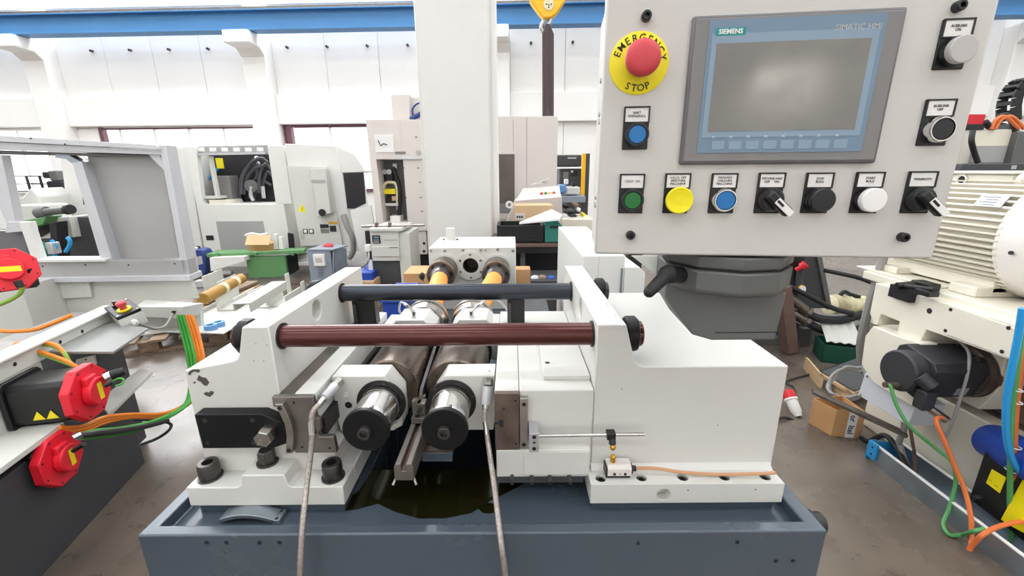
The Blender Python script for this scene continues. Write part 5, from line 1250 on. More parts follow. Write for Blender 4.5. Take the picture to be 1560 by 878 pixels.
# green crate with a white corrugated cover
gc = thing('green_crate', 'dark green plastic crate with a pale ribbed cover', 'crate')
q = atz(1287, 556, 0)
rotc = Matrix.Rotation(-0.35, 3, 'Z')
def gcq(x, y, z): return V(q.x, q.y + 0.1, 0) + rotc @ V(x, y, 0) + V(0, 0, z)
for (a, b) in (((-0.13, -0.1), (0.15, -0.1)), ((0.15, -0.1), (0.15, 0.12)), ((0.15, 0.12), (-0.13, 0.12)), ((-0.13, 0.12), (-0.13, -0.1))):
    B().slab([gcq(*a, 0), gcq(*b, 0), gcq(*b, 0.15), gcq(*a, 0.15)], rotc @ V(-(b[1] - a[1]), b[0] - a[0], 0), 0.006).build('crate_wall', 'dark_green', gc)
B().slab([gcq(-0.13, -0.1, 0.0), gcq(0.15, -0.1, 0.0), gcq(0.15, 0.12, 0), gcq(-0.13, 0.12, 0)], (0, 0, 1), 0.005).build('crate_floor', 'dark_green', gc)
pf = []
for i in range(9): pf.append((-0.10 + i * 0.03, 0.19 + 0.012 * (i % 2)))
pf = pf + [(x, z - 0.006) for x, z in pf[::-1]]
bq = B()
lo = [bq.bm.verts.new(gcq(x, -0.05, z - 0.03)) for x, z in pf]; hi = [bq.bm.verts.new(gcq(x, 0.2, z + 0.08)) for x, z in pf]
n_ = len(pf); bq.bm.faces.new(lo); bq.bm.faces.new(hi[::-1])
for i in range(n_): bq.bm.faces.new((lo[i], hi[i], hi[(i + 1) % n_], lo[(i + 1) % n_]))
bq.build('ribbed_cover', 'paint_greywhite', gc)
# coil of grey cable
cc_ = thing('cable_coil', 'loose coil of grey cable hanging beside the wooden step', 'cable')
c = atz(1292, 590, 0.14)
pts = []
for i in range(46):
    a = i * 2 * PI / 14; pts.append((c.x + (0.12 + 0.014 * math.sin(i)) * math.cos(a) + 0.04 * math.sin(a), c.y + 0.08 * math.sin(a), 0.15 + 0.07 * math.sin(a + 0.4) + 0.008 * (i % 5)))
B().tube(pts, 0.009, n=8, sub=3).build('coil', 'grey_cable', cc_)

# ---------------- machine with a cable chain beyond, upper right
um = thing('far_machine', 'beige machine with grey window behind the control panel on the right', 'machine')
Yu = 3.4
def rb(px0, py0, px1, py1, Y, dep, name, m, parent, bev=0.006, dz=None, yr=None):
    yr = (py0 + py1) / 2 if yr is None else yr
    a, b = aty(px0, yr, Y), aty(px1, yr, Y)
    zt_, zb_ = aty((px0 + px1) / 2, py0, Y).z, aty((px0 + px1) / 2, py1, Y).z
    if dz is not None: zb_ = dz
    return B().box(a.x, b.x, Y, Y + dep, zb_, zt_).build(name, m, parent, bevel=bev)
rb(1462, 197, 1548, 250, Yu, 0.7, 'head', 'paint_beige', um)
rb(1480, 222, 1532, 248, Yu - 0.01, 0.02, 'window', 'grey_panel', um, 0.003)
rb(1462, 249, 1640, 287, Yu - 0.15, 0.9, 'table', 'dark_grey', um)
rb(1546, 200, 1640, 250, Yu - 0.05, 0.6, 'side_column', 'joint_grey', um)
rb(1462, 286, 1640, 440, Yu, 0.7, 'pedestal', 'paint_beige', um, dz=0.0)
rb(1541, 252, 1549, 258, Yu - 0.152, 0.01, 'label', 'aluminium', um, 0.001)
rb(1475, 174, 1500, 191, Yu, 0.12, 'red_box', 'red', um, 0.004)
rb(1473, 189, 1500, 198, Yu - 0.01, 0.14, 'red_box_base', 'black', um, 0.003)
B().tube([aty(1482, 200, Yu - .05), aty(1480, 215, Yu - .08), aty(1484, 232, Yu - .05), aty(1490, 248, Yu - .05)], 0.018, n=10).build('cable_loop', 'rubber', um)
B().tube([aty(1500, 186, Yu), aty(1512, 194, Yu), aty(1528, 176, Yu), aty(1542, 184, Yu), aty(1546, 200, Yu)], 0.022, n=10).build('thick_cable', 'rubber', um)
for i in range(2): B().tube([aty(1510 + 6 * i, 197, Yu - .02), aty(1518 + 8 * i, 182, Yu - .02), aty(1532 + 10 * i, 178, Yu - .02), aty(1552 + 8 * i, 196, Yu - .02)], 0.012, n=8).build('orange_wire', 'orange_dusty', um)
kc = thing('cable_chain', 'black plastic cable chain arching above the far right machine', 'cable chain')
lk = []
for i in range(11):
    a = math.radians(190 - i * 18); cxp, cyp = 1562, 170
    x = cxp + 26 * math.cos(a); y = cyp - 44 * math.sin(a) - (0 if i else -8)
    lk.append(aty(x, y, Yu + 0.1))
for i in range(-3, 0): lk.insert(0, lk[0] + V(-0.012, 0, -0.085))
for a, b in zip(lk, lk[1:]):
    d = (b - a); x = d.normalized(); y = V(0, 1, 0); z = x.cross(y).normalized(); rot = Matrix((x, y, z)).transposed()
    l = B()
    for s in (-1, 1): l.cbox((a + b) / 2 + y * 0.05 * s, (d.length * 0.98, 0.012, 0.075), rot)
    l.cbox((a + b) / 2 + z * 0.034, (d.length * 0.45, 0.10, 0.008), rot).cbox((a + b) / 2 - z * 0.034, (d.length * 0.45, 0.10, 0.008), rot)
    l.build('link', 'rubber', kc)
# ================================================================== things behind, left and middle
def rs_(pts, Y, t, name, m, parent, bev=0.004):
    return B().slab([aty(x, y, Y) for x, y in pts], (0, 1, 0), t).build(name, m, parent, bevel=bev)

# ---------------- white machine with an open front showing hoses
ma = thing('open_machine', 'white machine with an open front showing dark hoses', 'machine')
Ya = 6.9
rs_([(250, 222), (284, 226), (312, 400), (268, 400)], Ya + 0.06, 0.9, 'left_cover', 'paint_white_soft', ma, 0.01)
rs_([(287, 376), (304, 375), (308, 392), (290, 394)], Ya + 0.05, 0.02, 'cover_gap', 'dark_grey', ma, 0)
rs_([(277, 224), (298, 224), (307, 304), (312, 312), (299, 312)], Ya, 0.10, 'left_jamb', 'paint_white_soft', ma, 0.008)
rs_([(299, 311), (432, 311), (448, 408), (316, 408)], Ya, 1.0, 'lower_body', 'paint_white_soft', ma, 0.008)
rs_([(407, 222), (432, 222), (445, 311), (420, 311)], Ya, 0.14, 'right_jamb', 'paint_white_soft', ma, 0.008)
tr = rs_([(297, 223), (408, 221), (411, 235), (300, 236)], Ya + 0.05, 0.1, 'slotted_beam', 'grey_panel', ma, 0.004)
for i in range(6):
    px = 301 + i * 18; rb(px, 225, px + 10, 231, Ya + 0.04, 0.02, 'slot', 'bright_part', tr, 0.002)
rs_([(297, 234), (404, 232), (405, 235), (298, 237)], Ya + 0.02, 0.06, 'rail', 'aluminium', ma, 0.002)
rs_([(292, 230), (414, 230), (432, 318), (310, 318)], Ya + 0.55, 0.03, 'interior_shade_sheet', 'dark_inside', ma, 0)  # dark sheet behind the front, colour stands in for the unlit interior
rs_([(318, 305), (345, 305), (350, 313), (320, 313)], Ya + 0.02, 0.4, 'sill', 'paint_beige', ma, 0.003)
rb(330, 268, 352, 312, Ya + 0.25, 0.25, 'inner_box', 'hmi_grey', ma, 0.01)
rb(322, 238, 327, 300, Ya + 0.1, 0.06, 'inner_post', 'paint_white', ma, 0.004)
rb(306, 299, 334, 303, Ya + 0.05, 0.2, 'inner_shelf', 'paint_white', ma, 0.004)
rb(329, 241, 337, 257, Ya + 0.3, 0.06, 'terminal_strip', 'yellow', ma, 0.003)
mat('hose_grey', (74, 74, 80), 0.5)
for i, pts in enumerate(([(368, 296), (371, 268), (383, 248), (398, 241), (408, 248)], [(372, 296), (376, 272), (388, 257), (404, 252)], [(394, 294), (396, 264), (404, 250), (413, 258)], [(380, 302), (385, 280), (392, 266), (388, 250), (393, 240)], [(366, 300), (366, 276), (376, 256), (390, 247)], [(398, 296), (402, 274), (408, 262), (416, 270)], [(386, 302), (392, 284), (400, 276), (412, 282)], [(308, 270), (318, 273), (328, 262), (333, 255)])):
    B().tube([aty(x, y, Ya + 0.30 + 0.025 * i) for x, y in pts], 0.024, n=8).build('hose', 'hose_grey' if i < 7 else 'blue_cable', ma)
for px, py in ((391, 241), (393, 249)): B().ball(aty(px, py, Ya + 0.4), 0.035, n=10).build('connector', 'aluminium', ma)
q = aty(385, 284, Ya + 0.4); B().lathe(q, (0.3, -1, 0.1), [(0, 0.10), (0.1, 0.10), (0.12, 0.07), (0.12, 0)], 20).build('pump', 'joint_grey', ma)
B().tube([aty(383, 284, Ya + .3), aty(382, 296, Ya + .3), aty(386, 306, Ya + .3)], 0.03, n=8).tube([aty(400, 284, Ya + .3), aty(402, 302, Ya + .3)], 0.03, n=8).build('pipe', 'aluminium', ma)
rb(333, 337, 404, 384, Ya - 0.01, 0.03, 'grey_door', 'grey_panel', ma, 0.004)
rb(314, 359, 325, 366, Ya - 0.01, 0.02, 'vent', 'ink', ma, 0.002)

# ---------------- electrical cabinet of that machine, turned a little
ec = thing('electrical_cabinet', 'white electrical cabinet with warning triangle and fan unit', 'cabinet')
Ye = 6.75
rs_([(433, 219), (512, 222), (522, 262), (540, 385), (460, 385)], Ye + 0.05, 1.0, 'body', 'paint_white_soft', ec, 0.012)
dr = rs_([(437, 252), (497, 254), (522, 372), (458, 376)], Ye, 0.05, 'door', 'paint_white', ec, 0.006)
au = rs_([(472, 257), (495, 257), (504, 325), (483, 331), (480, 300)], Ye - 0.12, 0.12, 'cooling_unit', 'paint_white', ec, 0.006)
p = aty(491, 324, Ye - 0.125); B().lathe(p, (0, -1, 0), [(0, 0.055), (0.01, 0.055), (0.012, 0.03), (0.008, 0.02), (0.012, 0)], 20).build('fan', 'black', au)
rs_([(474, 274), (495, 274), (496, 279), (475, 279)], Ye - 0.125, 0.006, 'vent', 'grey_panel', au, 0.001)
rs_([(460, 311), (466, 323), (454, 323)], Ye - 0.004, 0.004, 'warning_triangle', 'yellow', dr, 0)
rs_([(460.3, 315), (461.3, 318), (459.5, 319), (461, 322), (458.8, 319.5), (460.3, 318.2)], Ye - 0.006, 0.003, 'lightning_mark', 'ink', dr, 0)
for px in (465, 474):
    s = rs_([(px - 4, 349), (px + 3, 349), (px + 4, 356), (px - 3, 356)], Ye - 0.01, 0.01, 'switch_frame', 'black', dr, 0.002)
    rs_([(px - 2.5, 350), (px + 2, 350), (px + 2.5, 355), (px - 2, 355)], Ye - 0.014, 0.006, 'switch_cap', 'white_plastic', s, 0.001)
rs_([(487, 342), (500, 342), (501, 347.5), (488, 348)], Ye - 0.008, 0.008, 'label_plate', 'ink', dr, 0.001)
rs_([(488, 349), (501, 349), (501, 355), (489, 355)], Ye - 0.008, 0.008, 'rating_plate', 'hmi_grey', dr, 0.001)
rs_([(502, 344), (511, 344), (512, 353), (503, 353)], Ye - 0.015, 0.015, 'main_switch', 'black', dr, 0.002)
rs_([(500, 338), (514, 338), (514, 341.5), (501, 341.5)], Ye - 0.006, 0.006, 'name_strip', 'brass', dr, 0)
rs_([(456, 352), (462, 351), (464, 364), (458, 365)], Ye - 0.006, 0.006, 'data_sheet', 'grey_plastic', dr, 0)
rs_([(438, 355), (446, 357), (448, 378), (440, 378)], Ye - 0.02, 0.03, 'dark_gap', 'ink', ec, 0)
B().tube([aty(523, 328, Ye), aty(529, 345, Ye - .05), aty(537, 362, Ye - .05), aty(538, 382, Ye), aty(531, 394, Ye)], 0.045, n=10).build('conduit', 'grey_cable', ec)
ep = rs_([(523, 264), (553, 263), (557, 310), (540, 318), (529, 318)], Ye + 0.02, 0.03, 'opening_shade_plate', 'dark_inside', ec, 0)  # flat dark plate, its colour stands in for shade inside an opening
rs_([(512, 222), (541, 236), (556, 262), (520, 264)], Ye + 0.04, 0.9, 'shoulder', 'paint_white_soft', ec, 0.01)
# leaning white panel
tag(rs_([(533, 321), (565, 313), (576, 378), (550, 394)], 6.1, 0.03, 'loose_panel', 'paint_white_soft', None, 0.003), 'white sheet panel leaning against the electrical cabinet', 'panel')

# ---------------- tall beige machine with an open service hatch
tm = thing('tall_machine', 'tall beige machine with open service hatch left of the column', 'machine')
Yt = 5.9
rs_([(557, 182), (566, 182), (586, 352), (575, 352)], Yt, 1.0, 'left_frame', 'cabinet_beige', tm, 0.006)
rs_([(566, 182), (609, 182), (614, 243), (571, 243)], Yt, 1.0, 'upper_panel', 'cabinet_beige', tm, 0.006)
rs_([(609, 182), (680, 182), (690, 352), (622, 352)], Yt, 1.0, 'right_panel', 'cabinet_beige', tm, 0.006)
rs_([(580, 339), (622, 339), (623, 352), (581, 352)], Yt, 1.0, 'hatch_sill', 'cabinet_beige', tm, 0.006)
rs_([(564, 236), (620, 236), (634, 345), (574, 345)], Yt + 0.35, 0.03, 'hatch_back', 'hmi_grey', tm, 0)
rb(597, 144, 624, 182, Yt + 0.1, 0.5, 'top_box', 'cabinet_beige', tm, 0.006)
rb(625, 148, 648, 182, Yt + 0.2, 0.5, 'top_box', 'cabinet_beige', tm, 0.006)
B().tube([aty(632, 182, Yt + .1), aty(628, 168, Yt + .1), aty(636, 158, Yt + .1), aty(650, 156, Yt + .1)], 0.012, n=8).tube([aty(625, 182, Yt + .1), aty(640, 174, Yt + .1), aty(652, 166, Yt + .1)], 0.03, n=8).build('top_cable', 'navy_plastic', tm)
ds = rb(571, 205, 600, 232, Yt - 0.01, 0.01, 'drawing_sheet', 'paper', tm, 0)
B().tube([aty(576, 214, Yt - .012), aty(580, 222, Yt - .012), aty(584, 219, Yt - .012), aty(590, 221, Yt - .012)], 0.006, n=5).build('sketch_line', 'ink', ds)
rb(602, 231, 618, 235, Yt - 0.008, 0.008, 'name_plate', 'hmi_grey', tm, 0.001)
rb(604, 240, 643, 243, Yt - 0.02, 0.02, 'hatch_rail', 'aluminium', tm, 0.002)
p = aty(637, 232, Yt - .01); B().cyl(p, p + V(0, -0.02, 0), 0.025, n=14).build('lock', 'steel', tm)
for px, py in ((634, 209), (637, 256), (640, 278), (641, 301), (643, 322), (615, 256), (618, 301)):
    p = aty(px, py, Yt - .001); B().cbox(p, (0.03, 0.006, 0.012)).build('handle_slot', 'steel_brown', tm)
# valves and bottles in the hatch
rb(586, 262, 598, 276, Yt + 0.25, 0.1, 'regulator', 'black', tm, 0.006); rb(576, 262, 585, 280, Yt + 0.25, 0.06, 'valve', 'rust', tm, 0.004); rb(598, 249, 604, 257, Yt + 0.25, 0.08, 'filter_cup', 'white_plastic', tm, 0.006)
for px in (586, 593): B().lathe(aty(px, 262, Yt + .24), (0, -1, 0), [(0, 0.035), (0.02, 0.035), (0.022, 0)], 16).build('gauge', 'aluminium', tm)
rb(585, 288, 602, 296, Yt + 0.2, 0.12, 'coil', 'yellow', tm, 0.004); rb(587, 300, 604, 312, Yt + 0.2, 0.14, 'solenoid', 'ink', tm, 0.004); rb(597, 299, 603, 306, Yt + 0.19, 0.02, 'tag', 'cardboard_pale', tm, 0)
B().tube([aty(583, 338, Yt + .2), aty(582, 300, Yt + .2), aty(586, 281, Yt + .2), aty(596, 278, Yt + .2), aty(604, 284, Yt + .2), aty(606, 320, Yt + .2)], 0.02, n=8).build('frame_tube', 'cream_hose', tm)
rb(586, 310, 606, 314, Yt + 0.15, 0.2, 'shelf', 'paint_white', tm, 0.004); rb(594, 329, 610, 339, Yt + 0.1, 0.2, 'canister', 'white_plastic', tm, 0.01)
B().tube([aty(598, 255, Yt + .2), aty(604, 270, Yt + .2), aty(609, 290, Yt + .2), aty(608, 330, Yt + .2)], 0.03, n=8).build('hose', 'rubber', tm)
rb(576, 312, 581, 338, Yt + 0.2, 0.06, 'cylinder', 'steel_worn', tm, 0.006)
rb(612, 352, 650, 388, Yt + 0.02, 1.0, 'lower_panel', 'cabinet_beige', tm, 0.006)
for px, py in ((646, 371), (646, 383), (627, 372), (628, 384)): dark_hole(aty(px, py, Yt + 0.018), (0, -1, 0), 0.02, tm)
rb(560, 352, 672, 440, Yt + 0.12, 0.9, 'base', 'dark_inside', tm, 0, dz=0.0)

# ---------------- instrument trolley in front of it
iv = thing('instrument_trolley', 'white instrument trolley with small display and dark lower half', 'trolley')
Yi = 4.75
rb(565, 352, 608, 398, Yi, 0.5, 'upper_case', 'paint_white', iv, 0.008)
rb(562, 348, 612, 353, Yi - 0.03, 0.56, 'top', 'paint_white', iv, 0.006)
rb(564, 398, 570, 470, Yi, 0.5, 'side_left', 'paint_white_soft', iv, 0.004, dz=0.0)
rb(610, 355, 627, 470, Yi + 0.02, 0.5, 'side_right', 'paint_greywhite', iv, 0.006, dz=0.0)
rb(569, 391, 611, 470, Yi + 0.03, 0.44, 'dark_front', 'dark_grey', iv, 0.003, dz=0.0)
rb(568, 376, 608, 391, Yi - 0.015, 0.02, 'drawer', 'paint_white', iv, 0.003)
dp = rb(567, 359, 579, 371, Yi - 0.012, 0.012, 'display', 'ink', iv, 0.002)
for i in range(2): rb(569, 361 + i * 4, 577, 363 + i * 4, Yi - 0.014, 0.003, 'digit_row', 'hmi_blue_light', dp, 0)
for i in range(3): rb(569 + 3 * i, 368.4, 570.8 + 3 * i, 369.8, Yi - 0.015, 0.004, 'key', 'white_plastic', dp, 0)
rb(584, 365, 605, 366, Yi - 0.004, 0.004, 'slit', 'grey_panel', iv, 0); rb(593, 376.6, 606, 378, Yi - 0.018, 0.004, 'drawer_pull', 'hmi_grey', iv, 0)
rb(555, 374, 562, 384, Yi + 0.1, 0.1, 'socket', 'white_plastic', iv, 0.006)
# metal bar lying on the trolley
t = thing('steel_tube', 'long steel tube lying across the instrument trolley', 'tube')
B().cyl(aty(551, 345, Yi + 0.1), aty(647, 343, Yi + 0.1), 0.014, n=14).build('tube', 'steel', t)
for px in (574, 594): B().lathe(aty(px, 344.5, Yi + .1), (1, 0, 0), [(-0.012, 0.014), (-0.012, 0.04), (0.012, 0.04), (0.012, 0.014)], 18, closed=True).build('collar', 'rust', t)
cable([aty(562, 385, Yi + .1), aty(560, 400, Yi), aty(548, 408, Yi + .4), aty(530, 418, Yi + .6)], 0.012, 'grey_cable', 'pale grey cable trailing from the instrument trolley')

# ---------------- grey transformer with a red tool on top
tf = thing('transformer_box', 'blue grey transformer box with white breaker on the front', 'transformer')
Yf = 5.5
rb(471, 381, 506, 437, Yf, 0.45, 'front', 'transformer', tf, 0.006, dz=0.05)
sd = B().hull([aty(507, 381, Yf), aty(507, 437, Yf), aty(528, 378, Yf + 0.35), aty(530, 428, Yf + 0.35), aty(507, 381, Yf) + V(-0.05, 0.1, 0), aty(507, 437, Yf) + V(-0.05, 0.1, 0)]).build('side', 'transformer', tf, bevel=0.004)
for i in range(6):
    t = i / 6; a = aty(508 + 19 * t, 384 - 2 * t, Yf + 0.35 * t - 0.006); b = aty(508 + 20 * t, 424 - 6 * t, Yf + 0.35 * t - 0.006)
    B().cyl(a, b, 0.01, n=6).build('rib', 'transformer', sd)
B().slab([aty(469, 382, Yf - .02), aty(508, 382, Yf - .02), aty(530, 376, Yf + 0.4), aty(492, 375, Yf + 0.4)], (0, 0, 1), 0.02).build('lid', 'transformer', tf, bevel=0.003)
bk_ = rb(477, 388, 494, 406, Yf - 0.05, 0.05, 'breaker_box', 'white_plastic', tf, 0.006)
rb(480, 393, 490, 400, Yf - 0.055, 0.01, 'breaker_window', 'grey_plastic', bk_, 0.002)
for i in range(4): rb(485, 411 + i * 3.2, 493, 412.5 + i * 3.2, Yf - 0.004, 0.006, 'louvre', 'hmi_frame', tf, 0)
rd = thing('red_tool', 'small red hand tool lying on the transformer box', 'tool')
q = aty(501, 377, Yf + 0.2)
B().ball((q.x, q.y, q.z + 0.02), 0.05, (1.3, 1, 0.8), n=14).build('body', 'red_soft', rd); B().cyl((q.x - 0.1, q.y, q.z), (q.x - 0.02, q.y, q.z + 0.01), 0.015, n=10).build('handle', 'red_soft', rd)

# ---------------- green bench with a cardboard box
gbn = thing('green_bench', 'low green steel bench with boxes on top', 'bench')
Yb = 5.95
B().slab([aty(314, 387, Yb), aty(463, 381, Yb), aty(468, 377, Yb + 0.6), aty(330, 381, Yb + 0.6)], (0, 0, -1), 0.05).build('top', 'green_bench', gbn, bevel=0.006)
B().slab([aty(374, 391, Yb + .03), aty(434, 390, Yb + .03), aty(438, 422, Yb + .03), aty(379, 424, Yb + .03)], (0, 1, 0), 0.05).build('leg_panel', 'green_bench', gbn, bevel=0.006)
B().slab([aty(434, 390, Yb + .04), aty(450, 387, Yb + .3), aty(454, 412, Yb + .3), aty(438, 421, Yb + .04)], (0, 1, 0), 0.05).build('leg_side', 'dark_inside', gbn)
for px in (331, 389, 446): B().cyl(aty(px, 385, Yb - .02), aty(px, 389, Yb - .02), 0.02, n=8).build('lug', 'green_bench', gbn)
cb2 = thing('cardboard_box', 'opened cardboard box on the green bench', 'box')
Yc2 = Yb + 0.2; zc2 = aty(400, 383, Yc2).z
a, b = aty(378, 376, Yc2), aty(414, 376, Yc2)
B().box(a.x, b.x, Yc2, Yc2 + 0.25, zc2 - 0.02, zc2 + 0.11).build('body', 'cardboard', cb2, bevel=0.002)
B().slab([aty(373, 374, Yc2 - .1), aty(410, 374, Yc2 - .1), aty(413, 359, Yc2), aty(377, 359, Yc2)], (0, 0, 1), 0.01).build('flap', 'cardboard_pale', cb2, bevel=0.002)
B().tube([aty(374, 359, Yc2 + .05), aty(384, 356, Yc2 + .05), aty(396, 358, Yc2 + .05), aty(408, 356, Yc2 + .05)], 0.02, n=6).build('crumpled_paper', 'paper', cb2)
for i, px in enumerate((416, 424)): tag(rs_([(px, 357 + 4 * i), (px + 5, 357 + 4 * i), (px + 8, 380), (px + 1, 380)], Yb + 0.25, 0.06, 'paper_packet', 'paper', None, 0.003), ['upright white paper packet beside the opened cardboard box', 'slanted white paper packet at the end of the green bench'][i], 'packet', 'paper packets')
# white channel pieces under the bench
tag(rs_([(319, 393), (372, 391), (373, 398), (321, 414)], 5.85, 0.25, 'metal_wedge', 'paint_white_soft', None, 0.004), 'white tapered sheet metal piece under the green bench', 'sheet metal')
tag(B().cyl(atz(325, 416, 0.036), atz(354, 416, 0.036), 0.035, n=14).build('plastic_pipe', 'white_plastic', bevel=0.004), 'short white pipe lying under the green bench', 'pipe')
for i, (px, py) in enumerate(((458, 392), (466, 397), (462, 402))): tag(rb(px - 8, py - 3, px + 14, py + 3, 6.3 - 0.1 * i, 0.2, 'metal_profile', 'paint_white', None, 0.01), ['top', 'middle', 'bottom'][i] + ' one of the white profiles stacked behind the green bench', 'profile', 'white profiles')
# blue jerrycan
jc_ = thing('jerrycan', 'blue plastic jerrycan beside the guard frame', 'canister')
Yj = 6.05
rs_([(293, 384), (299, 380), (307, 381), (312, 389), (314, 414), (312, 420), (289, 422), (286, 409), (297, 407)], Yj, 0.2, 'body', 'navy_plastic', jc_, 0.02)
B().cyl(aty(297, 381, Yj + .1), aty(297, 377, Yj + .1), 0.035, n=14).build('cap', 'white_plastic', jc_)
rs_([(296, 392), (307, 390), (309, 402), (299, 405)], Yj - 0.004, 0.004, 'label_sheet', 'aluminium', jc_, 0)

# ---------------- long cardboard tube on planks, stacked white sheet parts
tu = thing('cardboard_tube', 'long brown cardboard tube with two tape bands on the planks', 'tube')
p0, p1 = aty(309, 456, 3.75), aty(368, 424, 4.55); d = (p1 - p0); L = d.length; d.normalize()
B().cyl(p0, p1, 0.055, n=22).build('tube', 'cardboard_tube', tu, bevel=0.006)
for t in (0.42, 0.74): B().cyl(p0 + d * L * t, p0 + d * L * (t + 0.08), 0.0565, n=22).build('tape_band', 'cream_hose', tu)
for i in range(4):
    a = aty(308 + 3 * i, 466 + 5 * i, 3.6); b = aty(382 + 2 * i, 430 + 4 * i, 4.5); a.z = b.z = 0.24 - 0.045 * i
    a = atz(305 + 4 * i, 462 + 6 * i, a.z); b = atz(384 + 3 * i, 430 + 6 * i, b.z)
    tag(beam(B(), a, b, 0.16, 0.03).build('wood_plank', 'wood' if i % 2 else 'wood_old', bevel=0.002), ['topmost', 'second', 'third', 'lowest'][i] + ' plank in the pile under the cardboard tube', 'plank', 'planks under the cardboard tube')
sh = 'white sheet metal parts stacked on the floor'
def chan(p, sx, sy, sz, rz, lab, t=0.012):
    o = thing('sheet_metal_part', lab, 'sheet metal', p, (0, 0, rz), sh)
    B().box(-sx / 2, sx / 2, -sy / 2, sy / 2, 0, t).build('web', 'paint_greywhite', o, bevel=0.002)
    B().box(-sx / 2, -sx / 2 + t, -sy / 2, sy / 2, t, sz).build('flange', 'paint_greywhite', o, bevel=0.002)
    B().box(sx / 2 - t, sx / 2, -sy / 2, sy / 2, t, sz * 0.8).build('flange', 'paint_greywhite', o, bevel=0.002)
    return o
chan(atz(375, 474, 0.19), 0.75, 0.9, 0.05, 0.10, 'wide flat white tray at the bottom of the sheet metal stack')
chan(atz(362, 464, 0.203), 0.17, 0.42, 0.15, 0.10, 'white channel standing at the left of the sheet metal stack')
chan(atz(407, 463, 0.203), 0.19, 0.30, 0.16, 0.05, 'white channel in the middle of the sheet metal stack')
o = chan(atz(399, 444, 0.44), 0.14, 0.75, 0.08, 0.10, 'long white channel lying on top of the sheet metal stack'); o.rotation_euler = (0, PI, 0.10)
chan(atz(434, 460, 0.203), 0.20, 0.35, 0.14, 0.05, 'white channel at the right of the sheet metal stack')
p_ = atz(452, 447, 0.24); chan((p_.x, p_.y, 0.0), 0.16, 0.08, 0.46, 0.05, 'small upright white bracket behind the sheet metal stack')
p_ = atz(338, 440, 0.16); chan((p_.x, p_.y, 0.0), 0.16, 0.4, 0.36, 0.10, 'white folded sheet behind the cardboard tube')
tag(beam(B(), atz(300, 432, 0.05), atz(322, 431, 0.05), 0.12, 0.09).build('aluminium_profile', 'aluminium', bevel=0.004), 'short aluminium profile behind the guard frame', 'profile')
tag(B().cyl(atz(378, 500, 0.10), atz(400, 488, 0.10), 0.05, n=18).build('plastic_pipe', 'white_plastic', bevel=0.004), 'white pipe end on the floor behind the left housing', 'pipe')
for i in range(3):
    zz = (0.06, 0.135, 0.171)[i]; a, b = atz(320, 500 - 7 * i, zz), atz(420, 478 - 7 * i, zz)
    tag(beam(B(), a, b, 0.14, (0.12, 0.03, 0.03)[i]).build('wood_plank', 'wood_old' if i != 1 else 'wood', bevel=0.002), ['nearest', 'middle', 'farthest'][i] + ' plank under the white sheet metal stack', 'plank', 'planks under the sheet metal')
# two rolls of blue tape on the drip sheet
zt_ = F(325, 503, YD + 0.1).z
for i, (px, py) in enumerate(((322, 500), (334, 495))):
    q = atz(px, py, 0.0); q = aty(px, py + 4, YD + 0.10 + 0.09 * i)
    tag(B().ring((q.x, q.y, q.z), (0, 0, 1), 0.02, 0.036, 0.04, 28).build('tape_roll', 'light_blue'), ['nearer blue tape roll on the drip sheet', 'farther blue tape roll on the drip sheet'][i], 'tape roll', 'blue tape rolls')
# ---------------- wooden pallet
pt_ = thing('wooden_pallet', 'worn wooden pallet under the cable duct', 'pallet')
c0 = atz(210, 545, 0.0); rotp = Matrix.Rotation(0.45, 3, 'Z')
def pq(x, y, z): return V(c0.x, c0.y + 0.05, z) + rotp @ V(x, y, 0)
for i in range(3): B().cbox(pq(-0.45 + 0.5 * i, 0.05, 0.06), (0.14, 0.10, 0.10), rotp).build('block', 'wood_old', pt_, bevel=0.003)
for i in range(3): B().cbox(pq(-0.45 + 0.5 * i, 0.65, 0.06), (0.14, 0.10, 0.10), rotp).build('block', 'wood_old', pt_, bevel=0.003)
B().cbox(pq(0.05, 0.05, 0.011), (1.2, 0.10, 0.02), rotp).build('bottom_board', 'wood_old', pt_)
B().cbox(pq(0.05, 0.65, 0.011), (1.2, 0.10, 0.02), rotp).build('bottom_board', 'wood_old', pt_)
for i in range(6): B().cbox(pq(-0.50 + 0.21 * i, 0.35, 0.122), (0.12, 0.8, 0.022), rotp).build('deck_board', 'wood_old', pt_, bevel=0.002)
for i in range(2): tag(B().cbox(pq(0.15 + 0.1 * i, 0.2 + 0.3 * i, 0.145 + 0.012), (0.35, 0.22, 0.022), rotp).build('metal_sheet', 'paint_white_soft' if i == 0 else 'aluminium', bevel=0.002), ['white sheet lying on the wooden pallet', 'grey sheet lying on the wooden pallet'][i], 'sheet metal')

# ---------------- seen through the guard frame window
tl = thing('tool_machine', 'pale lathe seen through the guard frame window', 'machine')
Yl = 5.4
rs_([(18, 304), (34, 300), (46, 286), (60, 300), (64, 345), (22, 345)], Yl, 0.4, 'headstock', 'paint_white', tl, 0.02); rs_([(36, 336), (70, 330), (66, 342), (40, 350)], Yl - 0.25, 0.2, 'chuck_guard', 'green_bench', tl, 0.01); rs_([(74, 340), (84, 338), (90, 400), (80, 402)], Yl - 0.3, 0.15, 'leg', 'dark_inside', tl, 0.01); rb(30, 312, 70, 338, Yl - 0.2, 0.3, 'saddle', 'paint_greywhite', tl, 0.02)
B().cyl(aty(62, 324, Yl - .2), aty(104, 320, Yl - .3), 0.042, n=18).cyl(aty(58, 325, Yl - .2), aty(72, 323, Yl - .2), 0.065, n=18).build('spindle', 'joint_grey', tl); B().cyl(aty(102, 320, Yl - .3), aty(108, 319, Yl - .32), 0.055, n=18).build('spindle_nose', 'ink', tl)
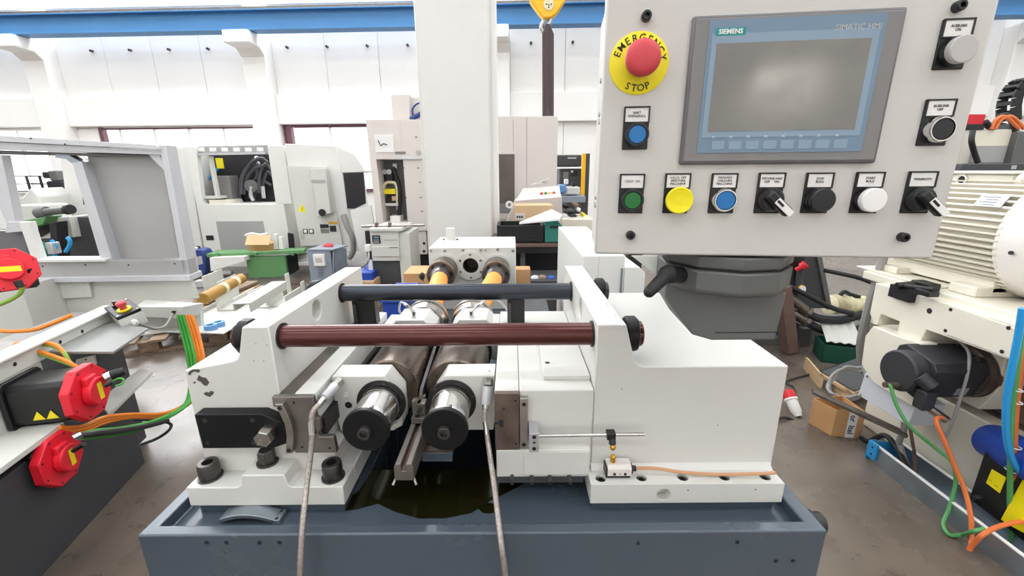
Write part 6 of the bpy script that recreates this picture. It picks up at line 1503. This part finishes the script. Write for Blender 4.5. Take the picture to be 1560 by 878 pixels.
rs_([(50, 335), (105, 330), (112, 362), (62, 364)], Yl - 0.1, 0.5, 'bed', 'paint_greywhite', tl, 0.01); rs_([(56, 340), (80, 338), (78, 352), (60, 362)], Yl - 0.12, 0.02, 'dark_slot', 'ink', tl, 0)
rs_([(45, 362), (104, 362), (104, 331), (150, 330), (170, 410), (60, 410)], Yl + 0.0, 0.3, 'base', 'dark_grey', tl, 0.01)
rs_([(92, 240), (128, 240), (140, 328), (104, 334)], Yl + 0.5, 0.3, 'cabinet', 'paint_white_soft', tl, 0.01)
rs_([(120, 262), (124, 262), (132, 310), (127, 312)], Yl + 0.48, 0.02, 'cabinet_slot', 'ink', tl, 0)
B().ball(aty(62, 386, Yl - .4), 0.12, (1, 1, 1.2), n=18).build('green_tank', 'green_crate', tl)
for a in (0, 1): B().tube([aty(78 + 22 * a, 398 - 14 * a, Yl - .45), aty(84 + 22 * a, 388 - 14 * a, Yl - .45), aty(84 + 22 * a, 374 - 8 * a, Yl - .45), aty(78 + 24 * a, 366 - 4 * a, Yl - .45)], 0.02, n=8).build('air_hose', 'blue_cable', tl)
rb(70, 370, 80, 388, Yl - 0.5, 0.1, 'air_filter', 'aluminium', tl, 0.01)
sr = thing('steel_rack', 'dark steel rack with parts seen through the guard frame window', 'rack')
Yr = 8.5
for px in (8, 18, 42, 62): rb(px, 268, px + 1.6, 300, Yr, 0.04, 'post', 'dark_grey', sr, 0, dz=0.0)
for py in (268, 280, 292): rb(8, py, 19, py + 1.2, Yr, 0.5, 'shelf', 'dark_grey', sr, 0); rb(42, py, 63, py + 1.2, Yr, 0.5, 'shelf', 'dark_grey', sr, 0)
rb(64, 262, 74, 272, Yr, 0.3, 'dark_part', 'dark_inside', sr, 0.02); rb(74, 260, 86, 276, Yr, 0.3, 'grey_part', 'joint_grey', sr, 0.02); rb(72, 276, 96, 300, Yr, 0.3, 'dark_part', 'dark_inside', sr, 0.03)

# ---------------- right of the column
tc_ = thing('beige_cabinet', 'tall beige machine cabinet with dark window right of the column', 'cabinet')
Yk = 5.7
rb(744, 177, 782, 345, Yk, 1.0, 'window_side', 'cabinet_beige', tc_, 0.006, dz=0.0)
rb(782.4, 177, 802, 345, Yk, 1.0, 'middle_side', 'cabinet_beige', tc_, 0.006, dz=0.0)
rb(802.4, 177, 849, 300, Yk, 1.0, 'right_side', 'cabinet_beige', tc_, 0.006, dz=0.0)
wf = rb(748, 231, 787, 334, Yk - 0.015, 0.015, 'window_frame', 'cabinet_beige', tc_, 0.003)
rb(751, 235, 784, 310, Yk - 0.02, 0.012, 'window_pane', 'brown_window', wf, 0); rb(751, 310, 784, 325, Yk - 0.02, 0.012, 'lower_pane', 'hmi_grey', wf, 0)
cs = thing('operator_console', 'beige sloping operator console with a row of coloured buttons', 'console')
Yo = 4.9
B().slab([aty(785, 306, Yo), aty(855, 300, Yo), aty(852, 283, Yo + .25), aty(797, 287, Yo + .25)], (0, 1, -0.5), 0.2).build('sloping_face', 'cabinet_beige', cs, bevel=0.004)
B().hull([aty(785, 306, Yo), aty(856, 300, Yo), aty(770, 345, Yo + .05), aty(857, 345, Yo + .05), aty(785, 306, Yo) + V(0, .4, 0), aty(856, 300, Yo) + V(0, .4, 0), aty(770, 345, Yo + .05) + V(0, .4, -0.0), aty(857, 345, Yo) + V(0, .4, 0)]).build('lower_body', 'cabinet_beige', cs, bevel=0.006)
rb(772, 344, 856, 400, Yo + 0.06, 0.38, 'pedestal', 'cabinet_beige', cs, 0.006, dz=0.0)
for i, m in enumerate(('white_plastic', 'red', 'green_button', 'brass', 'red')):
    px = 819 + 6.2 * i; p = aty(px, 296.5 - 0.35 * i, Yo + 0.10); B().lathe(p, (0, -1, 0.7), [(-0.03, 0.02), (0.012, 0.02), (0.016, 0.014), (0.016, 0)], 14).build('button', m, cs)
q = aty(776, 312, Yo + 0.02); B().lathe(q, (0.3, -1, 0), [(-0.015, 0.022), (-0.015, 0.042), (0.015, 0.042), (0.015, 0.022)], 20, closed=True).build('ring_handle', 'white_plastic', cs)
for i in range(6):
    a = aty(806 + 3 * i, 283 - (i % 3), Yo + 0.2); b = aty(838 - 2 * (i % 3), 272 + 3 * (i % 4), Yo + 0.25)
    tag(B().tube([a, (a + b) / 2 + V(0, 0, 0.01), b], 0.004, n=5).build('wire_piece', 'steel'), ['longest', 'second', 'third', 'fourth', 'fifth', 'shortest'][i] + ' wire offcut lying on the operator console', 'wire', 'wire offcuts')
# table with crates
tbx_ = thing('work_table', 'dark steel table with copper edge carrying crates', 'table')
Yw = 3.9
a, b = aty(745, 376, Yw), aty(870, 376, Yw); zt2 = aty(800, 372, Yw).z
B().box(a.x, b.x, Yw, Yw + 0.7, zt2 - 0.03, zt2).build('top', 'rust', tbx_, bevel=0.004)
B().box(a.x, b.x, Yw + 0.02, Yw + 0.68, zt2 - 0.09, zt2 - 0.03).build('apron', 'black', tbx_)
for x in (a.x + 0.04, b.x - 0.04):
    for y in (Yw + 0.06, Yw + 0.62): B().box(x - 0.03, x + 0.03, y - 0.03, y + 0.03, 0.0, zt2 - 0.09).build('leg', 'black', tbx_)
B().box(a.x, b.x, Yw + 0.5, Yw + 0.52, 0.05, zt2 - 0.1).build('back_sheet', 'dark_inside', tbx_)
tag(rb(793, 385, 800, 425, Yw + 0.1, 0.05, 'steel_bar', 'joint_grey', None, 0.004, dz=0.0), 'grey upright bar standing under the work table', 'bar')
tag(rb(812, 387, 822, 394, Yw + 0.2, 0.05, 'pipe_fitting', 'aluminium', None, 0.01), 'small pale fitting on the sheet under the work table', 'fitting') if False else None
bcr = thing('black_crate', 'long black plastic crate on the work table', 'crate')
a, b = aty(757, 358, Yw + .05), aty(828, 358, Yw + .05); z1 = aty(790, 344, Yw + .05).z
B().prism([(a.x, zt2), (b.x, zt2), (b.x, z1), (a.x + 0.03, z1)], Yw + 0.05, Yw + 0.07).build('front', 'black', bcr, bevel=0.004)
B().prism([(a.x, zt2), (b.x, zt2), (b.x, z1), (a.x + 0.03, z1)], Yw + 0.43, Yw + 0.45).build('back', 'black', bcr, bevel=0.004)
B().box(a.x, a.x + 0.03, Yw + 0.07, Yw + 0.43, zt2, z1).box(b.x - 0.02, b.x, Yw + 0.07, Yw + 0.43, zt2, z1).build('ends', 'black', bcr); B().box(a.x, b.x, Yw + 0.05, Yw + 0.45, zt2, zt2 + 0.01).build('floor', 'black', bcr)
B().box(a.x + 0.005, b.x, Yw + 0.045, Yw + 0.05, zt2 + 0.03, zt2 + 0.035).box(a.x + 0.01, b.x, Yw + 0.045, Yw + 0.05, z1 - 0.03, z1 - 0.02).build('rib', 'black', bcr)
gcr = thing('green_crate', 'green plastic crate on the work table beside the black one', 'crate')
a, b = aty(830, 358, Yw + .05), aty(856, 358, Yw + .05); z1 = aty(840, 343, Yw + .05).z
B().box(a.x, b.x, Yw + 0.05, Yw + 0.06, zt2, z1).box(a.x, a.x + .01, Yw + 0.06, Yw + 0.4, zt2, z1).box(b.x - .01, b.x, Yw + 0.06, Yw + 0.4, zt2, z1).box(a.x, b.x, Yw + 0.4, Yw + 0.41, zt2, z1).box(a.x, b.x, Yw + 0.05, Yw + 0.41, zt2, zt2 + .01).build('walls', 'green_crate', gcr, bevel=0.002)
rb(838, 344, 850, 348, Yw + 0.045, 0.01, 'grip_hole', 'ink', gcr, 0)
cb3 = thing('cardboard_box', 'closed cardboard carton standing behind the crates', 'box')
rb(784, 313, 842, 345, Yw + 0.5, 0.3, 'carton', 'cardboard_pale', cb3, 0.004, dz=zt2)
rb(785, 325, 800, 335, Yw + 0.496, 0.004, 'shipping_label', 'cabinet_beige', cb3, 0)
for i in range(3): rb(787 + 3.5 * i, 329, 789.5 + 3.5 * i, 332.5, Yw + 0.495, 0.003, 'print_mark', 'ink', cb3, 0)
tag(B().slab([aty(791, 342, Yw), aty(853, 336, Yw), aty(856, 330, Yw + .1), aty(840, 322, Yw + .25)], (0, 0, 1), 0.02).build('paper_sheet', 'bright_part', bevel=0.001), 'crumpled white sheet draped over the crates', 'sheet')
# cardboard boxes on the floor behind the gearbox
tag(rb(786, 411, 808, 440, 2.95, 0.12, 'cardboard_carton', 'cardboard', None, 0.003, dz=0.0), 'tall cardboard carton right of the gearbox', 'box', 'cartons by the gearbox')
tag(rb(616, 417, 656, 470, 3.3, 0.3, 'cardboard_carton', 'cardboard', None, 0.003, dz=0.0), 'wide cardboard carton left of the gearbox', 'box', 'cartons by the gearbox')
tag(rb(838, 452, 856, 470, 2.6, 0.2, 'cardboard_carton', 'orange_shaft', None, 0.003, dz=0.3), 'small orange carton under the far tie rod', 'box', 'cartons by the gearbox') if False else None
for i, (px, m, w) in enumerate(((815, 'box_grey', 7), (826, 'wood_old', 8), (839, 'blue_plastic', 7))):
    p = aty(px, 424, 3.6); tag(B().ball((p.x, p.y, p.z), w * 3.6 / 650, (1, 1, 0.7), n=14).build('rag', m), ['pale grey', 'brown', 'blue'][i] + ' cleaning rag lying under the work table', 'rag', 'rags under the table')
tag(rb(808, 428, 858, 440, 3.5, 0.4, 'low_shelf', 'dark_grey', None, 0.003, dz=0.0), 'low dark shelf under the work table holding rags', 'shelf')
# black rubber hammer-like handle left of the gearbox
t = thing('hand_lever', 'black ball lever standing in front of the left carton', 'lever')
q = aty(643, 421, 2.7); B().ball(q, 0.02, (1, 1, 1.3), n=12).build('knob', 'black', t); B().cyl(q, V(q.x + 0.03, q.y, 0.70), 0.006, n=8).build('stem', 'steel', t)
# blue bins behind the machine
bb_ = thing('blue_bin', 'blue plastic bin behind the left rear bearing', 'bin')
a, b = aty(583, 470, 2.1), aty(619, 470, 2.1)
z1 = aty(600, 455, 2.1).z
B().box(a.x, b.x, 2.1, 2.11, 0.0, z1).box(a.x, a.x + .01, 2.11, 2.4, 0, z1).box(b.x - .01, b.x, 2.11, 2.4, 0, z1).box(a.x, b.x, 2.4, 2.41, 0, z1).box(a.x, b.x, 2.1, 2.41, 0, 0.01).build('walls', 'blue_plastic', bb_, bevel=0.002)
B().box(a.x - 0.012, b.x + 0.012, 2.088, 2.10, z1 - 0.02, z1).box(a.x - 0.012, b.x + 0.012, 2.41, 2.42, z1 - 0.02, z1).build('rim', 'blue_plastic', bb_, bevel=0.002)
tag(rb(541, 416, 567, 430, 4.6, 0.4, 'blue_crate', 'blue_plastic', None, 0.006), 'flat blue crate on the floor left of the instrument trolley', 'crate')
tag(rb(541, 429, 570, 440, 4.55, 0.5, 'wood_crate', 'wood', None, 0.004, dz=0.0), 'low wooden crate under the flat blue crate', 'crate')
# far dark machine between cabinet and control panel
fm = thing('dark_machine', 'dark machine with white top part far behind the work table', 'machine')
Yd = 8.0
rb(848, 236, 886, 254, Yd, 0.6, 'upper_box', 'dark_grey', fm, 0.02); rb(852, 257, 886, 300, Yd + 0.1, 0.6, 'body', 'dark_grey', fm, 0.02, dz=0.0)
rb(858, 262, 866, 272, Yd + 0.09, 0.02, 'screen', 'hmi_grey', fm, 0.004); rb(870, 260, 880, 268, Yd + 0.09, 0.03, 'panel', 'black', fm, 0.004); rb(870, 260, 873, 263, Yd + 0.08, 0.02, 'lamp', 'white_plastic', fm, 0)
rb(886, 234, 891, 335, Yd - 0.3, 0.1, 'yellow_post', 'yellow_hook', fm, 0.004, dz=0.0); rb(891, 234, 897, 335, Yd - 0.2, 0.1, 'dark_post', 'dark_grey', fm, 0.004, dz=0.0)
rb(865, 240, 878, 242, Yd - 0.02, 0.03, 'name_plate', 'aluminium', fm, 0)
mc = thing('bench_machine', 'white bench machine with blue side on a green grey table', 'machine')
Ym = 6.6
rb(863, 285, 884, 297, Ym, 0.4, 'head', 'paint_white', mc, 0.02); rb(853, 282, 863, 294, Ym, 0.4, 'blue_side', 'light_blue', mc, 0.02); rb(872, 278, 877, 285, Ym + 0.1, 0.1, 'knob', 'dark_inside', mc, 0.01); rb(860, 273, 866, 281, Ym + 0.1, 0.1, 'tag', 'paper', mc, 0.01)
rb(856, 299, 892, 309, Ym - 0.1, 0.6, 'table', 'transformer', mc, 0.01); rb(858, 309, 864, 345, Ym, 0.1, 'leg', 'dark_grey', mc, 0, dz=0.0); rb(884, 309, 890, 345, Ym, 0.1, 'leg', 'dark_grey', mc, 0, dz=0.0)
for i, (px, py, w, m) in enumerate(((862, 314, 10, 'black'), (878, 313, 8, 'wood_old'), (868, 322, 14, 'dark_grey'), (882, 320, 6, 'white_plastic'), (890, 328, 4, 'yellow'), (874, 330, 10, 'rubber'), (860, 330, 10, 'paint_white'))):
    tag(rb(px - w / 2, py - 3, px + w / 2, py + 3, Ym - 0.5 - 0.05 * i, 0.25, 'shop_part', m, None, 0.02), ['black block under the green grey table', 'brown block under the green grey table', 'dark flat part under the green grey table', 'white knob under the green grey table', 'yellow block right of the green grey table', 'black lever in front of the green grey table', 'white block in front of the green grey table', 'blue block beside the yellow post'][i], 'part', 'parts under the far table')
tag(rb(852, 334, 905, 346, Ym - 1.0, 0.7, 'pale_table', 'paint_beige', None, 0.01, dz=0.0), 'pale low table far behind the white cabinet', 'table')

# ---------------- crane hook block with sling
hk = thing('crane_hook', 'yellow crane hook block with steel hook', 'crane hook')
Yq = 7.0
pts = [(807, 0), (812, -22), (852, -22), (862, 0), (847, 22), (838, 27), (828, 27), (820, 18)]
B().slab([aty(x, y, Yq) for x, y in pts], (0, 1, 0), 0.16).build('side_plates', 'yellow_hook', hk, bevel=0.02)
p = aty(836, 7, Yq - 0.004); pin = B().lathe(p, (0, -1, 0), [(0, 0.075), (0.012, 0.075), (0.015, 0.06), (0.015, 0)], 24).build('pin_cover', 'cream_hose', hk)
for dx, dz in ((-0.035, 0.0), (0.035, 0.0), (0, -0.04), (0, -0.01)): B().cyl(p + V(dx, -0.015, dz), p + V(dx, -0.02, dz), 0.010, n=8).build('pin_screw', 'ink', pin)
B().tube([aty(837, 24, Yq + .08), aty(838, 34, Yq + .08), aty(834, 44, Yq + .08), aty(828, 48, Yq + .08), aty(825, 43, Yq + .08), aty(827, 36, Yq + .08), aty(830, 31, Yq + .08)], 0.032, n=12).build('hook', 'steel', hk)
rb(834, -60, 840, -20, Yq + 0.06, 0.03, 'rope', 'bolt', hk, 0)
sl = thing('lifting_sling', 'dark brown fabric lifting sling hanging from the crane hook', 'sling')
for i in range(4):
    x0 = 826.5 + 4.4 * i
    B().slab([aty(834 + 1.2 * i - 2, 36, Yq + .04), aty(834 + 1.2 * i, 36, Yq + .04), aty(x0 + 4.2, 52, Yq + .02), aty(x0 + 4.0, 215, Yq + .02), aty(x0, 215, Yq + .02), aty(x0 - 0.4, 52, Yq + .02)], (0, 1, 0), 0.03 + 0.01 * (i % 2)).build('strap', 'sling', sl, bevel=0.004)
# ------------------------------------------------------------------ put every origin at the base of its thing
bpy.context.view_layer.update()
def bounds(objs):
    lo = Vector((1e9,) * 3); hi = -lo
    for o in objs:
        if o.type != 'MESH': continue
        for c in o.bound_box:
            w = o.matrix_world @ Vector(c)
            for i in range(3): lo[i] = min(lo[i], w[i]); hi[i] = max(hi[i], w[i])
    return lo, hi
def fam(o):
    r = [o]
    for c in o.children: r += fam(c)
    return r
for o in [x for x in SC.objects if x.parent is None and x.type in ('MESH', 'EMPTY')]:
    f = fam(o); lo, hi = bounds(f)
    if lo.x > 1e8: continue
    c = Vector(((lo.x + hi.x) / 2, (lo.y + hi.y) / 2, lo.z))
    if o.matrix_world.translation.length < 1e-6 and o.rotation_euler.to_matrix() == Matrix.Identity(3):
        if o.type == 'MESH':
            if o.data.users > 1: continue
            o.data.transform(Matrix.Translation(-c))
        o.location = c
        for ch in o.children: ch.matrix_parent_inverse = Matrix.Translation(-c)
bpy.context.view_layer.update()
